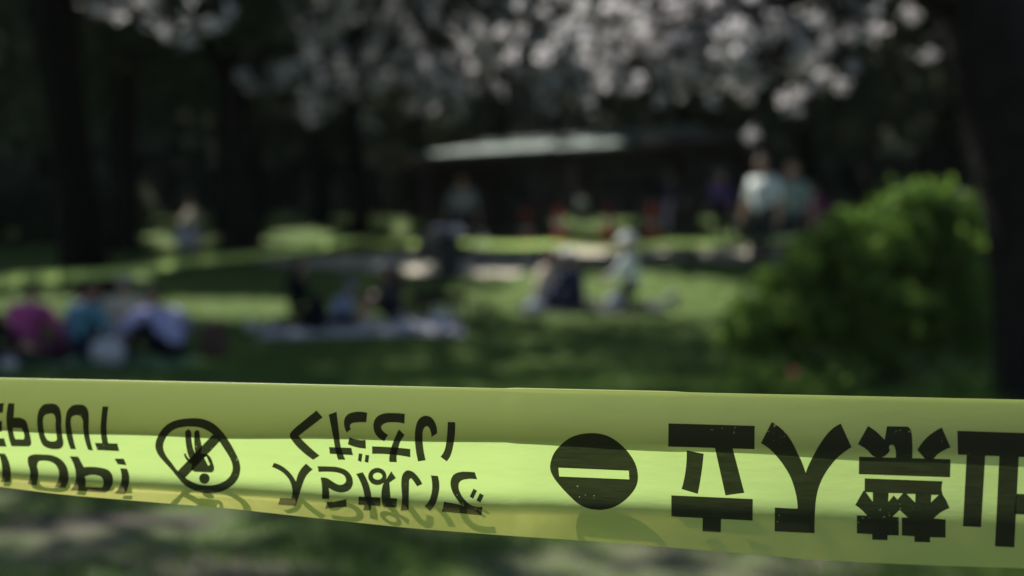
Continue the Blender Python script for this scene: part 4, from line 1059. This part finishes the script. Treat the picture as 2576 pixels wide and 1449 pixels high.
glyph(CH, B, [[(487, 657), (570, 658), (640, 665), (700, 690), (735, 735), (740, 790), (715, 830), (670, 846), (620, 840), (568, 813), (570, 893), (517, 893), (518, 800), (508, 738), (555, 742), (600, 770), (640, 790), (675, 785), (692, 760), (680, 725), (640, 705), (580, 697), (495, 698)], [(555, 917), (620, 910), (694, 893), (694, 950), (625, 955), (541, 963)]])
glyph(CH, B, [[(764, 712), (812, 699), (845, 760), (865, 820), (875, 885), (868, 976), (815, 975), (825, 930), (822, 860), (800, 780)], [(782, 876), (940, 882), (937, 944), (778, 935)],
              (circ(918, 730, 66, 62), [circ(920, 728, 34, 25)], False), [(1018, 692), (1052, 742), (1005, 775), (1012, 885), (1060, 890), (1052, 955), (965, 952), (955, 935), (957, 790), (985, 745)]])
glyph(CH, B, [[(1085, 978), (1095, 880), (1090, 780), (1100, 715), (1130, 686), (1165, 692), (1200, 720), (1242, 785), (1204, 802), (1180, 765), (1160, 742), (1147, 755), (1145, 850), (1143, 973)],
              [(1303, 722), (1354, 726), (1365, 800), (1355, 870), (1335, 930), (1297, 980), (1258, 945), (1290, 905), (1308, 850), (1313, 790)]])
glyph(CH, B, [[(1620, 700), (1637, 752), (1560, 750), (1515, 765), (1503, 795), (1515, 850), (1545, 895), (1595, 938), (1674, 948), (1667, 1011), (1381, 984), (1397, 912), (1525, 937), (1480, 880), (1448, 810), (1447, 755), (1470, 715), (1520, 697), (1570, 696)],
              [(1610, 817), (1636, 833), (1608, 892), (1583, 875)], [(1656, 850), (1685, 867), (1660, 920), (1631, 903)]])
# crossed-out walker
A_ = 'A'
glyph(SY, A_, [([tuple(q) for q in dens([(1350, 338), (1430, 345), (1500, 375), (1560, 430), (1610, 500), (1650, 570), (1682, 640), (1690, 700), (1675, 760), (1635, 810), (1570, 850), (1490, 866), (1410, 860), (1340, 835), (1290, 800), (1250, 755), (1205, 700), (1150, 640), (1110, 590), (1093, 540), (1100, 490), (1130, 430), (1180, 380), (1250, 350)], smooth=True)],
                [[tuple(q) for q in dens([(1345, 397), (1410, 405), (1475, 435), (1530, 485), (1575, 550), (1615, 615), (1635, 670), (1630, 720), (1600, 765), (1550, 795), (1490, 810), (1420, 808), (1360, 790), (1300, 755), (1255, 715), (1205, 650), (1165, 595), (1148, 545), (1155, 500), (1185, 450), (1230, 415), (1290, 400)], smooth=True)]], False),
               [(1500, 450), (1556, 490), (1296, 764), (1246, 714)],
               [(1302, 432), (1322, 415), (1342, 428), (1346, 480), (1362, 560), (1392, 610), (1345, 640), (1325, 600), (1308, 520)], [(1368, 432), (1384, 420), (1402, 428), (1408, 480), (1420, 550), (1405, 600), (1375, 590), (1367, 520)],
               ([(1360, 590), (1440, 588), (1468, 598), (1500, 660), (1506, 700), (1490, 720), (1370, 715), (1345, 700), (1350, 660), (1310, 628), (1294, 590), (1306, 583), (1325, 618), (1350, 630)], [[(1437, 615), (1452, 606), (1478, 665), (1464, 672)]], False), circ(1438, 762, 37, 38)])
# KEEP OUT / STOP! rows
glyph('printed_letter', A_, [[(-40, 232), (28, 233), (20, 300), (-40, 300)], [(-40, 355), (15, 358), (15, 432), (-40, 432)], [(-40, 478), (30, 480), (47, 538), (-40, 537)], [(-75, 230), (-36, 231), (-36, 540), (-60, 538)]])
glyph('printed_letter', A_, [([(60, 232), (102, 235), (97, 335), (160, 340), (185, 360), (200, 410), (218, 490), (220, 520), (205, 537), (80, 535), (62, 470), (48, 390), (45, 330)], [[(90, 405), (150, 408), (163, 430), (172, 470), (165, 487), (108, 485), (97, 450)]], False)])
glyph('printed_letter', A_, [([tuple(q) for q in dens([(340, 236), (390, 240), (420, 270), (432, 330), (432, 400), (440, 470), (447, 510), (435, 545), (400, 556), (350, 552), (305, 530), (280, 480), (265, 410), (262, 340), (275, 280), (305, 245)], smooth=True)], [[tuple(q) for q in dens([(345, 307), (375, 308), (390, 340), (390, 400), (398, 460), (400, 485), (385, 500), (345, 497), (320, 470), (308, 420), (303, 350), (315, 318)], smooth=True)]], False)])
glyph('printed_letter', A_, [[(497, 555), (535, 557), (515, 480), (503, 410), (498, 360), (505, 330), (530, 318), (560, 320), (580, 345), (585, 410), (595, 480), (620, 560), (655, 566), (637, 500), (625, 430), (625, 340), (620, 285), (595, 250), (550, 242), (505, 252), (475, 285), (462, 340), (460, 400), (470, 470)]])
glyph('printed_letter', A_, [[(722, 255), (763, 257), (752, 350), (750, 430), (762, 515), (720, 515), (708, 430), (712, 340)], [(667, 511), (825, 516), (840, 570), (685, 562)]])
glyph('printed_letter', A_, [[(-10, 584), (35, 588), (65, 650), (77, 720), (70, 788), (5, 788), (15, 720), (10, 650)]])
glyph('printed_letter', A_, [[(195, 800), (212, 725), (195, 640), (198, 610), (225, 595), (300, 593), (370, 600), (425, 625), (465, 670), (482, 730), (480, 780), (460, 830), (385, 820), (410, 770), (415, 720), (395, 670), (360, 645), (320, 637), (275, 640), (262, 665), (270, 720), (262, 790), (255, 815)]])
glyph('printed_letter', A_, [([(490, 605), (550, 608), (590, 682), (720, 688), (765, 705), (790, 740), (793, 790), (770, 842), (740, 862), (495, 845), (528, 790), (532, 720), (525, 680)], [[(598, 748), (700, 745), (722, 765), (728, 800), (715, 828), (600, 822)]], False)])
glyph('printed_letter', A_, [[(806, 622), (870, 622), (890, 668), (828, 662)], [(845, 690), (892, 692), (910, 750), (905, 810), (880, 872), (805, 868), (845, 810), (855, 750)]])

# ------------------------------------------------------------------ the air of the wood: thin even haze
mb = MB(); mb.box((0, 710, 29), (1260, 1620, 64)); hz = mb.build('haze', M['ink'], None, False)
m, nt, out = new_mat('thin_haze'); v = nt.nodes.new('ShaderNodeVolumePrincipled')
v.inputs['Color'].default_value = (.86, .92, .88, 1); v.inputs['Density'].default_value = .00022
nt.links.new(v.outputs[0], out.inputs['Volume']); hz.data.materials.clear(); hz.data.materials.append(m)
setting(hz, 'stuff', 'thin pale haze in the air between the trees')
